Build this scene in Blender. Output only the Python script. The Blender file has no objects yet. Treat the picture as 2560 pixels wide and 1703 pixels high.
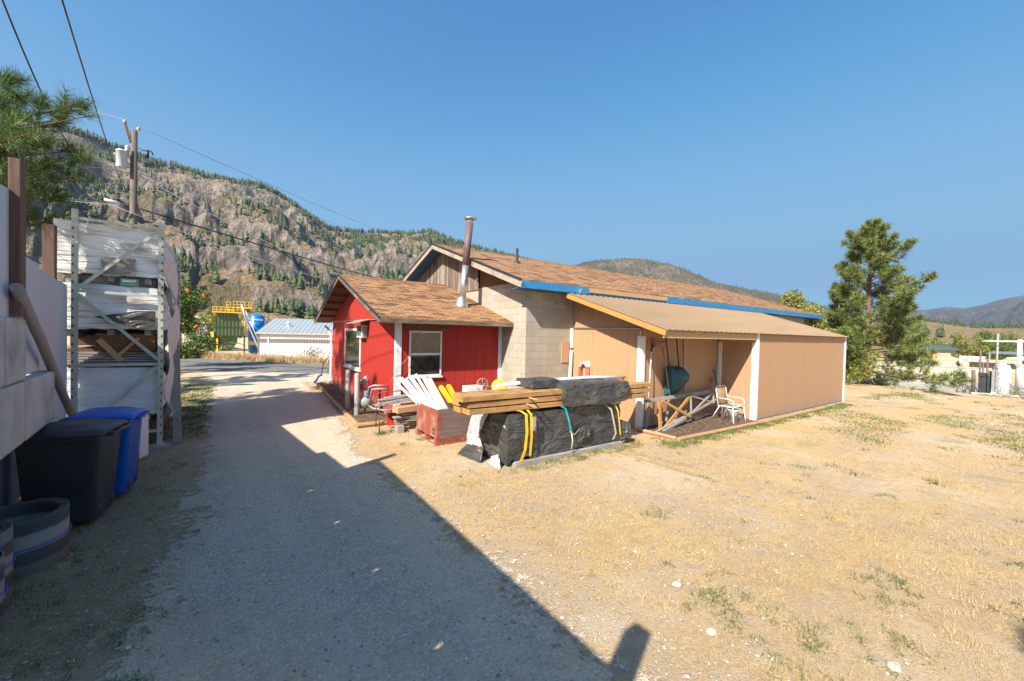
import bpy, math, random
import numpy as np
from mathutils import Vector, Matrix, noise as mnoise
rad = math.radians
sc = bpy.context.scene
COL = sc.collection
random.seed(7)
RNG = np.random.default_rng(7)

# ------------------------------------------------------------------ camera, sky, sun, exposure
EYE = Vector((0.0, 0.0, 2.3))
YAW, PITCH, ROLL = rad(55.0886), rad(1.0062), rad(1.3500)
_f = Vector((math.cos(YAW)*math.cos(PITCH), math.sin(YAW)*math.cos(PITCH), -math.sin(PITCH)))
_r = _f.cross(Vector((0, 0, 1))).normalized(); _u = _r.cross(_f)
_r2 = _r*math.cos(ROLL) + _u*math.sin(ROLL); _u2 = _u*math.cos(ROLL) - _r*math.sin(ROLL)
cam_d = bpy.data.cameras.new("camera"); cam = bpy.data.objects.new("camera", cam_d); COL.objects.link(cam)
cam_d.sensor_fit = 'HORIZONTAL'; cam_d.sensor_width = 36.0; cam_d.lens = 36.0*1003.02/2560
cam_d.clip_start = 0.05; cam_d.clip_end = 40000
cam.matrix_world = Matrix(((_r2.x, _u2.x, -_f.x, EYE.x), (_r2.y, _u2.y, -_f.y, EYE.y), (_r2.z, _u2.z, -_f.z, EYE.z), (0, 0, 0, 1)))
sc.camera = cam

SUN = Vector((-1.0, -0.44, 0.915)).normalized()
world = bpy.data.worlds.new("World"); sc.world = world; world.use_nodes = True
wn = world.node_tree.nodes; wl = world.node_tree.links
sky = wn.new('ShaderNodeTexSky'); sky.sky_type = 'NISHITA'; sky.sun_disc = False
sky.sun_elevation = math.asin(SUN.z); sky.sun_rotation = math.atan2(SUN.x, SUN.y)
sky.altitude = 400; sky.air_density = 1.0; sky.dust_density = 1.6; sky.ozone_density = 1.6
bg = wn['Background']; bg.inputs['Strength'].default_value = 0.11
hs = wn.new('ShaderNodeHueSaturation'); hs.inputs['Saturation'].default_value = 1.3; hs.inputs['Hue'].default_value = .492
wl.new(sky.outputs[0], hs.inputs['Color'])
# soft shoulder on the very bright horizon glow, channel by channel
KS = 0.11*2.25/6
sc_ = wn.new('ShaderNodeVectorMath'); sc_.operation = 'SCALE'; sc_.inputs['Scale'].default_value = KS; wl.new(hs.outputs[0], sc_.inputs[0])
cv = wn.new('ShaderNodeRGBCurve')
for ch, pts in ((0, ((.012, .0095), (.024, .022), (.0325, .031), (.125, .040), (.22, .048), (.5, .6), (1.0, 1.0))), (1, ((.0475, .044), (.078, .068), (.125, .080), (.26, .088), (.5, .6), (1.0, 1.0))), (2, ((.105, .101), (.15, .119), (.20, .126), (.32, .13), (.5, .6), (1.0, 1.0)))):
    c_ = cv.mapping.curves[ch]; c_.points[0].location = (0, 0); c_.points[1].location = pts[-1]
    for q in pts[:-1]: c_.points.new(*q)
cv.mapping.update(); wl.new(sc_.outputs[0], cv.inputs['Color'])
s2_ = wn.new('ShaderNodeVectorMath'); s2_.operation = 'SCALE'; s2_.inputs['Scale'].default_value = 1/KS; wl.new(cv.outputs['Color'], s2_.inputs[0])
wl.new(s2_.outputs[0], bg.inputs['Color'])
sun_d = bpy.data.lights.new("sun", 'SUN'); sun_o = bpy.data.objects.new("sun", sun_d); COL.objects.link(sun_o)
sun_d.energy = 4.9; sun_d.angle = rad(0.53); sun_d.color = (1.0, 0.93, 0.80)
sun_o.rotation_euler = SUN.to_track_quat('Z', 'Y').to_euler(); sun_o.location = (0, 0, 60)
sc.view_settings.view_transform = 'Standard'; sc.view_settings.look = 'None'
sc.view_settings.gamma = 1.0; sc.view_settings.exposure = 1.17
sc.cycles.max_bounces = 6; sc.cycles.diffuse_bounces = 4; sc.cycles.glossy_bounces = 3
sc.cycles.transparent_max_bounces = 12; sc.cycles.volume_bounces = 0
sc.cycles.use_denoising = True
sc.cycles.sample_clamp_indirect = 6.0

# ------------------------------------------------------------------ material helpers
MATS = {}
def nmat(name):
    m = bpy.data.materials.new(name); m.use_nodes = True; MATS[name] = m
    nt = m.node_tree; b = nt.nodes['Principled BSDF']
    return m, nt, nt.nodes, nt.links, b
def c4(c): return (c[0], c[1], c[2], 1.0)
def coords(nt, kind='UV', scale=(1, 1, 1), rot=(0, 0, 0)):
    tc = nt.nodes.new('ShaderNodeTexCoord'); mp = nt.nodes.new('ShaderNodeMapping')
    nt.links.new(tc.outputs[kind], mp.inputs['Vector']); mp.inputs['Scale'].default_value = scale
    mp.inputs['Rotation'].default_value = rot
    return mp.outputs['Vector']
def noise(nt, vec, scale, detail=5, rough=.55, dist=0):
    n = nt.nodes.new('ShaderNodeTexNoise'); n.inputs['Scale'].default_value = scale
    n.inputs['Detail'].default_value = detail; n.inputs['Roughness'].default_value = rough
    n.inputs['Distortion'].default_value = dist
    nt.links.new(vec, n.inputs['Vector']); return n.outputs['Fac']
def ramp(nt, fac, stops):
    r = nt.nodes.new('ShaderNodeValToRGB'); e = r.color_ramp.elements
    while len(e) < len(stops): e.new(0.5)
    for i, (p, c) in enumerate(stops):
        e[i].position = p; e[i].color = c4(c) if not isinstance(c, (int, float)) else (c, c, c, 1)
    nt.links.new(fac, r.inputs['Fac']); return r.outputs['Color']
def mix(nt, fac, a, b, mode='MIX'):
    m = nt.nodes.new('ShaderNodeMix'); m.data_type = 'RGBA'; m.blend_type = mode
    for s, v in ((m.inputs['Factor'], fac), (m.inputs[6], a), (m.inputs[7], b)):
        if isinstance(v, (int, float)): s.default_value = v
        elif isinstance(v, (tuple, list)): s.default_value = c4(v)
        else: nt.links.new(v, s)
    return m.outputs[2]
def math_(nt, op, a, b=None, c=None):
    m = nt.nodes.new('ShaderNodeMath'); m.operation = op
    for i, v in enumerate((a, b, c)):
        if v is None: continue
        if isinstance(v, (int, float)): m.inputs[i].default_value = v
        else: nt.links.new(v, m.inputs[i])
    return m.outputs[0]
def bump(nt, b, height, dist=0.01, strength=1.0):
    n = nt.nodes.new('ShaderNodeBump'); n.inputs['Distance'].default_value = dist
    n.inputs['Strength'].default_value = strength
    nt.links.new(height, n.inputs['Height']); nt.links.new(n.outputs[0], b.inputs['Normal'])
def simple(name, c1, c2=None, scale=4, stretch=(1, 1, 1), rough=.8, bmp=0, bscale=None, metal=0, kind='UV', stops=(.35, .7), detail=6, dirt=None, spec=None):
    m, nt, N, L, b = nmat(name)
    v = coords(nt, kind, stretch)
    if c2 is None: c2 = tuple(x*.8 for x in c1)
    f = noise(nt, v, scale, detail)
    col = ramp(nt, f, [(stops[0], c1), (stops[1], c2)])
    if dirt:
        v2 = coords(nt, kind, (1, 1, 1)); f2 = noise(nt, v2, dirt[1], 6, .65)
        col = mix(nt, ramp(nt, f2, [(dirt[2], 0), (dirt[3], 1)]), col, dirt[0])
    L.new(col, b.inputs['Base Color']); b.inputs['Roughness'].default_value = rough; b.inputs['Metallic'].default_value = metal
    if spec is not None: b.inputs['Specular IOR Level'].default_value = spec
    if bmp:
        bump(nt, b, noise(nt, v, bscale or scale*4, 5, .6), bmp)
    return m
def siding(name, c1, c2, groove, depth=.006, sub=0, faded=None, soft=0):
    m, nt, N, L, b = nmat(name)
    v = coords(nt, 'UV'); sx = N.new('ShaderNodeSeparateXYZ'); L.new(v, sx.inputs[0])
    fr = math_(nt, 'FRACT', math_(nt, 'MULTIPLY', sx.outputs[0], 1/groove))
    g = math_(nt, 'ABSOLUTE', math_(nt, 'SUBTRACT', fr, .5))
    gm = ramp(nt, g, [(0.0, 0), (0.012/groove, 1)])
    v2 = coords(nt, 'UV', (14, .8, 1)); f = noise(nt, v2, 3, 6, .6)
    f3 = noise(nt, v, .9, 4)
    col = ramp(nt, f, [(.3, c1), (.75, c2)])
    col = mix(nt, math_(nt, 'MULTIPLY', f3, .35), col, faded or c2)
    col = mix(nt, ramp(nt, sx.outputs[1], [(0.0, .45), (0.35, 0)]), col, tuple(x*.6+.05 for x in c1))
    col = mix(nt, gm, tuple(x*(.45+soft*.7) for x in c1), col)
    if sub:
        fr2 = math_(nt, 'FRACT', math_(nt, 'MULTIPLY', sx.outputs[0], 1/sub))
        g2 = ramp(nt, math_(nt, 'ABSOLUTE', math_(nt, 'SUBTRACT', fr2, .5)), [(0.0, 0), (.006/sub, 1)])
        col = mix(nt, g2, mix(nt, .5, col, tuple(x*.6 for x in c1)), col)
        gm = mix(nt, .5, gm, g2)
    # sheet joints every 1.22 m, splashed dust and scuffs near the ground
    jt = ramp(nt, math_(nt, 'ABSOLUTE', math_(nt, 'SUBTRACT', math_(nt, 'FRACT', math_(nt, 'MULTIPLY', sx.outputs[0], 1/1.22)), .5)), [(.0, 0), (.006, 1)])
    col = mix(nt, jt, tuple(x*.45 for x in c1), col)
    dm = math_(nt, 'MULTIPLY', ramp(nt, sx.outputs[1], [(.02, .75), (.5, 0)]), ramp(nt, noise(nt, v, 5, 6, .7), [(.35, .2), (.65, 1)]))
    col = mix(nt, dm, col, (.33, .26, .19))
    sf_ = ramp(nt, noise(nt, coords(nt, 'UV', (2.5, .7, 1)), 6, 6, .75), [(.66, 0), (.72, .35)])
    col = mix(nt, sf_, col, tuple(min(1, x*.8+.16) for x in c1))
    L.new(col, b.inputs['Base Color']); b.inputs['Roughness'].default_value = .75
    bump(nt, b, mix(nt, .12, gm, f), depth)
    return m
def brick(name, w, h, cols, mortar_or_shade, msize, off=.5, bmp=.004, noise_amt=.35, rough=.9, grain=60, bias=0.0, kindv='UV', streak=None):
    m, nt, N, L, b = nmat(name)
    v = coords(nt, kindv)
    br = N.new('ShaderNodeTexBrick'); L.new(v, br.inputs['Vector'])
    br.inputs['Scale'].default_value = 1; br.inputs['Brick Width'].default_value = w; br.inputs['Row Height'].default_value = h
    br.inputs['Mortar Size'].default_value = msize; br.inputs['Mortar Smooth'].default_value = .2; br.inputs['Bias'].default_value = bias
    br.offset = off
    br.inputs['Color1'].default_value = (0, 0, 0, 1); br.inputs['Color2'].default_value = (1, 1, 1, 1); br.inputs['Mortar'].default_value = (.5, .5, .5, 1)
    k = len(cols); col = ramp(nt, br.outputs['Color'], [(i/(k-1), c) for i, c in enumerate(cols)])
    g = noise(nt, v, grain, 4, .7); g2 = noise(nt, v, 1.3, 5, .6)
    col = mix(nt, noise_amt, col, mix(nt, g, tuple(x*.55 for x in cols[0]), tuple(min(1, x*1.35) for x in cols[-1])))
    col = mix(nt, ramp(nt, g2, [(.45, 0), (.8, .4)]), col, tuple(x*.75 for x in cols[0]))
    if streak:
        vs = coords(nt, 'UV', (3.0, .25, 1)); s = noise(nt, vs, 2.2, 5, .6)
        col = mix(nt, ramp(nt, s, [(.5, 0), (.75, .5)]), col, streak)
    col = mix(nt, br.outputs['Fac'], col, mortar_or_shade)
    L.new(col, b.inputs['Base Color']); b.inputs['Roughness'].default_value = rough
    inv = math_(nt, 'SUBTRACT', 1.0, br.outputs['Fac'])
    bump(nt, b, math_(nt, 'ADD', inv, math_(nt, 'MULTIPLY', g, .35)), bmp)
    return m
def leafmat(name, cols, rough=.6, trans=.15, kind='island'):
    m, nt, N, L, b = nmat(name)
    g = N.new('ShaderNodeNewGeometry')
    v = coords(nt, 'Object'); f = noise(nt, v, .9, 3)
    r = math_(nt, 'ADD', math_(nt, 'MULTIPLY', g.outputs['Random Per Island'], .65), math_(nt, 'MULTIPLY', f, .35))
    k = len(cols); col = ramp(nt, r, [(.1+.75*i/(k-1), c) for i, c in enumerate(cols)])
    L.new(col, b.inputs['Base Color']); b.inputs['Roughness'].default_value = rough
    b.inputs['Specular IOR Level'].default_value = .3
    if trans:
        t = N.new('ShaderNodeBsdfTranslucent'); mx = N.new('ShaderNodeMixShader'); mx.inputs[0].default_value = trans
        L.new(col, t.inputs['Color']); L.new(b.outputs[0], mx.inputs[1]); L.new(t.outputs[0], mx.inputs[2])
        L.new(mx.outputs[0], N['Material Output'].inputs['Surface'])
    return m

# ------------------------------------------------------------------ mesh helpers
Z = Vector((0, 0, 1))
def V(*a): return Vector(a)
class MB:
    def __init__(s): s.v = []; s.f = []; s.m = []; s.smooth = set()
    def add(s, vs, fs, mi=0, smooth=False):
        o = len(s.v); s.v += [tuple(v) for v in vs]
        for f in fs:
            if smooth: s.smooth.add(len(s.f))
            s.f.append(tuple(i+o for i in f)); s.m.append(mi)
        return s
    def box(s, x0, y0, z0, x1, y1, z1, mi=0):
        return s.add([(x0,y0,z0),(x1,y0,z0),(x1,y1,z0),(x0,y1,z0),(x0,y0,z1),(x1,y0,z1),(x1,y1,z1),(x0,y1,z1)],
            [(0,3,2,1),(4,5,6,7),(0,1,5,4),(1,2,6,5),(2,3,7,6),(3,0,4,7)], mi)
    def beam(s, p, q, w, h, up=Z, mi=0, taper=1.0):
        p = Vector(p); q = Vector(q); d = (q-p).normalized(); up = Vector(up)
        sd = d.cross(up)
        if sd.length < 1e-4: sd = d.cross(Vector((1, 0, 0)))
        sd.normalize(); u = sd.cross(d)
        a, b = sd*w/2, u*h/2
        vs = [p-a-b, p+a-b, p+a+b, p-a+b] + [q-(a+b)*taper, q+(a-b)*taper, q+(a+b)*taper, q+(b-a)*taper]
        return s.add(vs, [(0,1,2,3),(7,6,5,4),(0,4,5,1),(1,5,6,2),(2,6,7,3),(3,7,4,0)], mi)
    def poly(s, pts, mi=0): return s.add(pts, [tuple(range(len(pts)))], mi)
    def slab(s, pts, off, mi=0):
        off = Vector(off); n = len(pts); P = [Vector(p) for p in pts]
        vs = P + [p+off for p in P]
        fs = [tuple(range(n)), tuple(range(2*n-1, n-1, -1))] + [(i, i+n, (i+1) % n+n, (i+1) % n) for i in range(n)]
        nrm = (P[1]-P[0]).cross(P[2]-P[1])
        if nrm.dot(off) > 0: fs = [f[::-1] for f in fs]
        return s.add(vs, fs, mi)
    def tube(s, pts, r, n=8, mi=0, caps=True, smooth=True, r2=None):
        P = [Vector(p) for p in pts]; k = len(P); vs = []
        prev = None
        for i, p in enumerate(P):
            d = (P[min(i+1, k-1)]-P[max(i-1, 0)]).normalized()
            ref = prev if prev is not None else (Vector((0, 0, 1)) if abs(d.z) < .9 else Vector((1, 0, 0)))
            a = (ref - d*ref.dot(d)).normalized(); b = d.cross(a); prev = a
            t = i/(k-1) if k > 1 else 0
            rr = r if isinstance(r, (int, float)) and r2 is None else (r[i] if isinstance(r, (list, tuple)) else r*(1-t)+r2*t)
            for j in range(n):
                an = 2*math.pi*j/n; vs.append(p + (a*math.cos(an)+b*math.sin(an))*rr)
        fs = [(i*n+j, i*n+(j+1) % n, (i+1)*n+(j+1) % n, (i+1)*n+j) for i in range(k-1) for j in range(n)]
        s.add(vs, fs, mi, smooth)
        if caps: 
            o = len(s.v)-k*n
            s.f.append(tuple(o+j for j in range(n-1, -1, -1))); s.m.append(mi)
            s.f.append(tuple(o+(k-1)*n+j for j in range(n))); s.m.append(mi)
        return s
    def lathe(s, c, prof, n=20, axis=Z, mi=0, smooth=True):
        c = Vector(c); axis = Vector(axis).normalized()
        ref = Vector((1, 0, 0)) if abs(axis.x) < .9 else Vector((0, 1, 0))
        a = (ref-axis*ref.dot(axis)).normalized(); b = axis.cross(a); vs = []
        for r, h in prof:
            for j in range(n):
                an = 2*math.pi*j/n; vs.append(c+axis*h+(a*math.cos(an)+b*math.sin(an))*r)
        k = len(prof)
        fs = [(i*n+j, i*n+(j+1) % n, (i+1)*n+(j+1) % n, (i+1)*n+j) for i in range(k-1) for j in range(n)]
        return s.add(vs, fs, mi, smooth)
    def tri_soup(s, vs, mi=0):
        o = len(s.v); s.v += [tuple(v) for v in vs]
        for i in range(0, len(vs), 3): s.f.append((o+i, o+i+1, o+i+2)); s.m.append(mi)
        return s
    def build(s, name, mats, parent=None, bevel=0, label=None):
        if not isinstance(mats, (list, tuple)): mats = [mats]
        s.v = [tuple(v) for v in s.v]
        org = Vector(parent['_org']) if parent is not None and '_org' in parent else Vector((0, 0, 0))
        me = bpy.data.meshes.new(name)
        va = np.array(s.v, dtype=np.float64).reshape(-1, 3)
        me.from_pydata((va-np.array(org)).tolist(), [], s.f)
        for mt in mats: me.materials.append(mt)
        if len(mats) > 1: me.polygons.foreach_set('material_index', s.m)
        if s.smooth:
            sm = np.zeros(len(s.f), dtype=bool); sm[list(s.smooth)] = True; me.polygons.foreach_set('use_smooth', sm)
        uvs(me, org)
        ob = bpy.data.objects.new(name, me); COL.objects.link(ob)
        if parent is not None:
            ob.parent = parent; ob['_org'] = tuple(org)
        if bevel:
            bv = ob.modifiers.new('bevel', 'BEVEL'); bv.width = bevel; bv.segments = 2; bv.limit_method = 'ANGLE'; bv.angle_limit = rad(40)
        if label: ob['label'] = label
        return ob
def uvs(me, org=(0, 0, 0)):
    n = len(me.loops)
    if n == 0: return
    uv = me.uv_layers.new(name='uv')
    co = np.zeros(len(me.vertices)*3); me.vertices.foreach_get('co', co); co = co.reshape(-1, 3)+np.array(org)
    li = np.zeros(n, dtype=np.int32); me.loops.foreach_get('vertex_index', li)
    npo = len(me.polygons); nr = np.zeros(npo*3); me.polygons.foreach_get('normal', nr); nr = nr.reshape(-1, 3)
    lt = np.zeros(npo, dtype=np.int32); me.polygons.foreach_get('loop_total', lt)
    pi = np.repeat(np.arange(npo), lt)
    t = np.stack([-nr[:, 1], nr[:, 0], np.zeros(npo)], 1); l = np.linalg.norm(t, axis=1); bad = l < .02
    t[bad] = (1, 0, 0); l[bad] = 1; t /= l[:, None]
    b = np.cross(nr, t); b[bad] = (0, 1, 0)
    p = co[li]; out = np.empty((n, 2)); out[:, 0] = (p*t[pi]).sum(1); out[:, 1] = (p*b[pi]).sum(1)
    uv.data.foreach_set('uv', out.ravel())
def tag(o, label=None, cat=None, group=None, kind=None):
    if label: o['label'] = label
    if cat: o['category'] = cat
    if group: o['group'] = group
    if kind: o['kind'] = kind
    return o
def thing(name, label, cat, loc=(0, 0, 0), group=None):
    o = bpy.data.objects.new(name, None); COL.objects.link(o); o.location = loc; o['_org'] = tuple(loc); o.empty_display_size = .2
    return tag(o, label, cat, group)
def copy_tree(o, parent=None):
    c = o.copy(); COL.objects.link(c)
    if parent is not None: c.parent = parent
    for ch in [x for x in COL.objects if x.parent == o]: copy_tree(ch, c)
    return c
def raw_mesh(name, verts, faces, mat, smooth=False):
    me = bpy.data.meshes.new(name); verts = np.asarray(verts, dtype=np.float32); faces = np.asarray(faces, dtype=np.int32)
    k = faces.shape[1]; me.vertices.add(len(verts)); me.vertices.foreach_set('co', verts.ravel())
    me.loops.add(faces.size); me.loops.foreach_set('vertex_index', faces.ravel())
    me.polygons.add(len(faces)); me.polygons.foreach_set('loop_start', np.arange(0, faces.size, k, dtype=np.int32))
    if smooth: me.polygons.foreach_set('use_smooth', np.ones(len(faces), dtype=bool))
    me.update(calc_edges=True); me.validate(); me.materials.append(mat)
    ob = bpy.data.objects.new(name, me); COL.objects.link(ob); return ob
# vectorised value noise (for terrain and scattering)
_perm = np.random.default_rng(3).random((256, 256))
def vnoise(x, y):
    xi = np.floor(x).astype(int); yi = np.floor(y).astype(int); fx = x-xi; fy = y-yi
    fx = fx*fx*(3-2*fx); fy = fy*fy*(3-2*fy); a = _perm[xi % 256, yi % 256]; b = _perm[(xi+1) % 256, yi % 256]
    c = _perm[xi % 256, (yi+1) % 256]; d = _perm[(xi+1) % 256, (yi+1) % 256]
    return (a*(1-fx)+b*fx)*(1-fy)+(c*(1-fx)+d*fx)*fy
def fbm(x, y, o=5, g=.5):
    s = 0; a = 1; t = 0
    for i in range(o): s = s+a*vnoise(x*2**i+17.3*i, y*2**i+5.1*i); t += a; a *= g
    return s/t
def ridged(x, y, o=5, g=.55):
    s = 0; a = 1; t = 0
    for i in range(o): s = s+a*(1-np.abs(2*vnoise(x*2**i+31.7*i, y*2**i+9.9*i)-1)); t += a; a *= g
    return s/t
def sstep(a, b, x): t = np.clip((x-a)/(b-a), 0, 1); return t*t*(3-2*t)

# ------------------------------------------------------------------ ground, driveway, road
RX = np.array([-400., -60, -2.36, 5.19, 9, 16, 60, 800]); RY = np.array([510., 106, 36.9, 27.9, 25.8, 24.6, 24.6, 24.6])
def yfar(x): return np.interp(x, RX, RY)
def gh(x, y):
    x = np.asarray(x, dtype=float); y = np.asarray(y, dtype=float)
    slope = np.where(x < 5.19, .64, .95)
    s = (y-yfar(x))*slope
    a = -1.9*sstep(.6, 7, s)
    b = -1.5*sstep(28.3, 31.5, x)*(1-sstep(14, 22, y)) - 1.5*sstep(28.3, 31.5, x)*sstep(14, 22, y)
    r = np.hypot(x, y)
    far = -3*sstep(60, 350, r)
    lum = (fbm(x*.35, y*.35, 3)-.5)*.05*sstep(1.5, 4, r)*(1-sstep(60, 100, r))
    pad = (x > 1.5) & (x < 27) & (y > 5) & (y < 19)
    lum = np.where(pad, lum*.15, lum)
    return np.minimum(a, b)+far+lum
def axis(n, lim, lo):
    t = np.linspace(-1, 1, n); return np.sinh(t*np.arcsinh(lim/lo))*lo
ax = axis(520, 9000, 9.0); X, Y = np.meshgrid(ax+6, ax+12, indexing='ij'); n = len(ax)
vv = np.stack([X.ravel(), Y.ravel(), gh(X, Y).ravel()], 1)
idx = np.arange(n*n).reshape(n, n); ff = np.stack([idx[:-1, :-1], idx[1:, :-1], idx[1:, 1:], idx[:-1, 1:]], -1).reshape(-1, 4)

m, nt, N, L, b = nmat('dry_lawn')
v = coords(nt, 'Object')
n1 = noise(nt, v, .55, 5, .6); n2 = noise(nt, v, 3.2, 6, .65); n3 = noise(nt, v, 38, 4, .7); n4 = noise(nt, v, 140, 3, .7)
dirt = ramp(nt, n4, [(.25, (.30, .23, .16)), (.5, (.52, .385, .255)), (.75, (.68, .535, .38))])
straw = ramp(nt, n3, [(.2, (.36, .22, .095)), (.5, (.60, .415, .205)), (.8, (.74, .56, .31))])
msk = math_(nt, 'ADD', math_(nt, 'MULTIPLY', n1, .55), math_(nt, 'MULTIPLY', n2, .45))
col = mix(nt, ramp(nt, msk, [(.44, 0), (.56, 1)]), dirt, straw)
vw = N.new('ShaderNodeTexVoronoi'); vw.inputs['Scale'].default_value = 26; L.new(v, vw.inputs['Vector'])
col = mix(nt, math_(nt, 'MULTIPLY', ramp(nt, vw.outputs['Distance'], [(.10, 1), (.16, 0)]), math_(nt, 'GREATER_THAN', n2, .52)), col, (.66, .62, .55))
gmask = noise(nt, coords(nt, 'Object', (1, 1, 1), (0, 0, .6)), 1.1, 5, .6)
sp = N.new('ShaderNodeSeparateXYZ'); L.new(v, sp.inputs[0])
gfar = math_(nt, 'MULTIPLY', ramp(nt, gmask, [(.57, 0), (.66, 1)]), ramp(nt, math_(nt, 'MULTIPLY', sp.outputs[0], 1/24), [(.25, .12), (.6, .55)]))
col = mix(nt, ramp(nt, noise(nt, v, 6.5, 5, .7), [(.53, 0), (.66, .42)]), col, (.30, .19, .095))
col = mix(nt, ramp(nt, noise(nt, v, .38, 4, .55), [(.5, 0), (.62, .45)]), col, (.66, .545, .42))
col = mix(nt, math_(nt, 'MULTIPLY', gfar, .8), col, ramp(nt, n3, [(.3, (.10, .14, .03)), (.7, (.26, .30, .09))]))
L.new(col, b.inputs['Base Color']); b.inputs['Roughness'].default_value = .95; b.inputs['Specular IOR Level'].default_value = .1
bump(nt, b, math_(nt, 'ADD', n3, math_(nt, 'MULTIPLY', n4, .6)), .03)
ground = raw_mesh('ground', vv, ff, m, True); tag(ground, 'sandy lot of dry yellow grass and gravel with small green weeds', kind='structure')

# gravel driveway: sheet following the ground 6 mm above it
def gravelmat(name, base, k=1.0):
    m, nt, N, L, b = nmat(name); v = coords(nt, 'Object')
    n1 = noise(nt, v, .5, 5, .6); n2 = noise(nt, v, 60, 4, .75); n3 = noise(nt, v, 5, 5, .6)
    vo = N.new('ShaderNodeTexVoronoi'); vo.inputs['Scale'].default_value = 48; L.new(v, vo.inputs['Vector'])
    vo2 = N.new('ShaderNodeTexVoronoi'); vo2.inputs['Scale'].default_value = 17; vo2.inputs['Randomness'].default_value = 1; L.new(v, vo2.inputs['Vector'])
    c = ramp(nt, n2, [(.28, tuple(x*.55 for x in base)), (.5, base), (.72, tuple(x*1.45 for x in base))])
    sx = N.new('ShaderNodeSeparateColor'); L.new(vo.outputs['Color'], sx.inputs[0])
    c = mix(nt, .35, c, ramp(nt, sx.outputs[0], [(0, tuple(x*.45 for x in base)), (.6, base), (1, (base[0]*2, base[1]*1.9, base[2]*1.8))]))
    stone = math_(nt, 'MULTIPLY', ramp(nt, vo2.outputs['Distance'], [(.14, 1), (.2, 0)]), ramp(nt, n3, [(.5, 0), (.6, 1)]))
    c = mix(nt, stone, c, (base[0]*1.9, base[1]*1.85, base[2]*1.85))
    c = mix(nt, ramp(nt, n1, [(.4, 0), (.7, .55)]), c, (base[0]*1.35, base[1]*1.2, base[2]*1.02))
    trk = noise(nt, coords(nt, 'Object', (1.6, .10, 1)), 1.3, 4, .5)
    c = mix(nt, ramp(nt, trk, [(.42, .0), (.56, .34)]), c, (base[0]*1.28, base[1]*1.25, base[2]*1.2))
    c = mix(nt, ramp(nt, noise(nt, v, 2.6, 6, .7), [(.52, 0), (.68, .30)]), c, (base[0]*.6, base[1]*.56, base[2]*.52))
    L.new(c, b.inputs['Base Color']); b.inputs['Roughness'].default_value = .95; b.inputs['Specular IOR Level'].default_value = .15
    bump(nt, b, math_(nt, 'ADD', vo.outputs['Distance'], n2), .012)
    return m, nt, N, L, b
m, nt, N, L, b = gravelmat('driveway_gravel', (.50, .42, .33))
# ragged edge where grass grows over the gravel
at = N.new('ShaderNodeAttribute'); at.attribute_name = 'edge'
v = coords(nt, 'Object'); ne = math_(nt, 'ADD', math_(nt, 'MULTIPLY', noise(nt, v, 1.4, 8, .75), .5), math_(nt, 'MULTIPLY', noise(nt, v, 9, 6, .8), .5))
al = math_(nt, 'GREATER_THAN', math_(nt, 'ADD', at.outputs['Fac'], math_(nt, 'MULTIPLY', math_(nt, 'SUBTRACT', ne, .5), 2.3)), .5)
L.new(al, b.inputs['Alpha'])
def strip(name, left, right, mat, nu=160, nv=24, lift=.006, edge=True):
    L_ = np.array(left, dtype=float); R_ = np.array(right, dtype=float)
    t = np.linspace(0, 1, nu); k = np.linspace(0, 1, len(L_))
    lx = np.interp(t, k, L_[:, 0]); ly = np.interp(t, k, L_[:, 1]); rx = np.interp(t, k, R_[:, 0]); ry = np.interp(t, k, R_[:, 1])
    s = np.linspace(0, 1, nv)[None, :]
    X = lx[:, None]*(1-s)+rx[:, None]*s; Y = ly[:, None]*(1-s)+ry[:, None]*s
    Zz = gh(X, Y)+lift
    vv = np.stack([X.ravel(), Y.ravel(), Zz.ravel()], 1); ii = np.arange(nu*nv).reshape(nu, nv)
    ff = np.stack([ii[:-1, :-1], ii[:-1, 1:], ii[1:, 1:], ii[1:, :-1]], -1).reshape(-1, 4)
    ob = raw_mesh(name, vv, ff, mat, True)
    if edge:
        w = np.hypot(lx-rx, ly-ry)[:, None]; d = np.minimum(s*w, (1-s)*w)
        a = ob.data.attributes.new('edge', 'FLOAT', 'POINT'); a.data.foreach_set('value', np.clip(d/1.3, 0, 1).ravel().astype(np.float32))
    return ob
drv = strip('driveway', [(-3.5, -8), (-1.9, -2), (-1.45, 1.5), (-1.15, 5), (-1.0, 9), (-1.0, 14), (-1.2, 22), (-3.0, 30.5), (-9.5, 38)],
            [(3.3, -8), (3.1, -2), (2.85, 1.5), (2.75, 4.5), (2.6, 8), (2.8, 10), (3.0, 18.6), (6.5, 19.5), (12, 19.8)], m)
tag(drv, 'grey gravel driveway running past the red building to the road', kind='structure')
# road
m, nt, N, L, b = gravelmat('asphalt', (.17, .165, .16))
rx = np.linspace(-60, 60, 60)
rd = strip('road', [(x, float(yfar(x)-.2)) for x in rx], [(x-(3.9 if x < 5 else 1.5), float(yfar(x)-.2-(4.4 if x < 5 else 5.2))) for x in rx], m, 200, 8, .012, False)
tag(rd, 'grey asphalt road crossing behind the driveway', kind='structure')
mk = simple('road_seam', (.035, .035, .035), (.06, .06, .06), 20, rough=.9)
sm = strip('road_seam', [(x-1.6 if x < 5 else x-.6, float(yfar(x)-.2-(1.9 if x < 5 else 2.2))) for x in rx], [(x-1.75 if x < 5 else x-.66, float(yfar(x)-.2-(2.05 if x < 5 else 2.4))) for x in rx], mk, 200, 2, .018, False)
tag(sm, 'dark tar seam along the middle of the road', kind='structure')
# yard road on the lower ground beyond the lot
m, nt, N, L, b = gravelmat('yard_dust', (.34, .30, .255))
yr = strip('path', [(44, y) for y in (-30, -10, 5, 20, 50, 90)], [(62, y) for y in (-30, -10, 5, 20, 50, 90)], m, 80, 12, .02, False)
tag(yr, 'pale dusty track across the lower yard', kind='structure')

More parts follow.
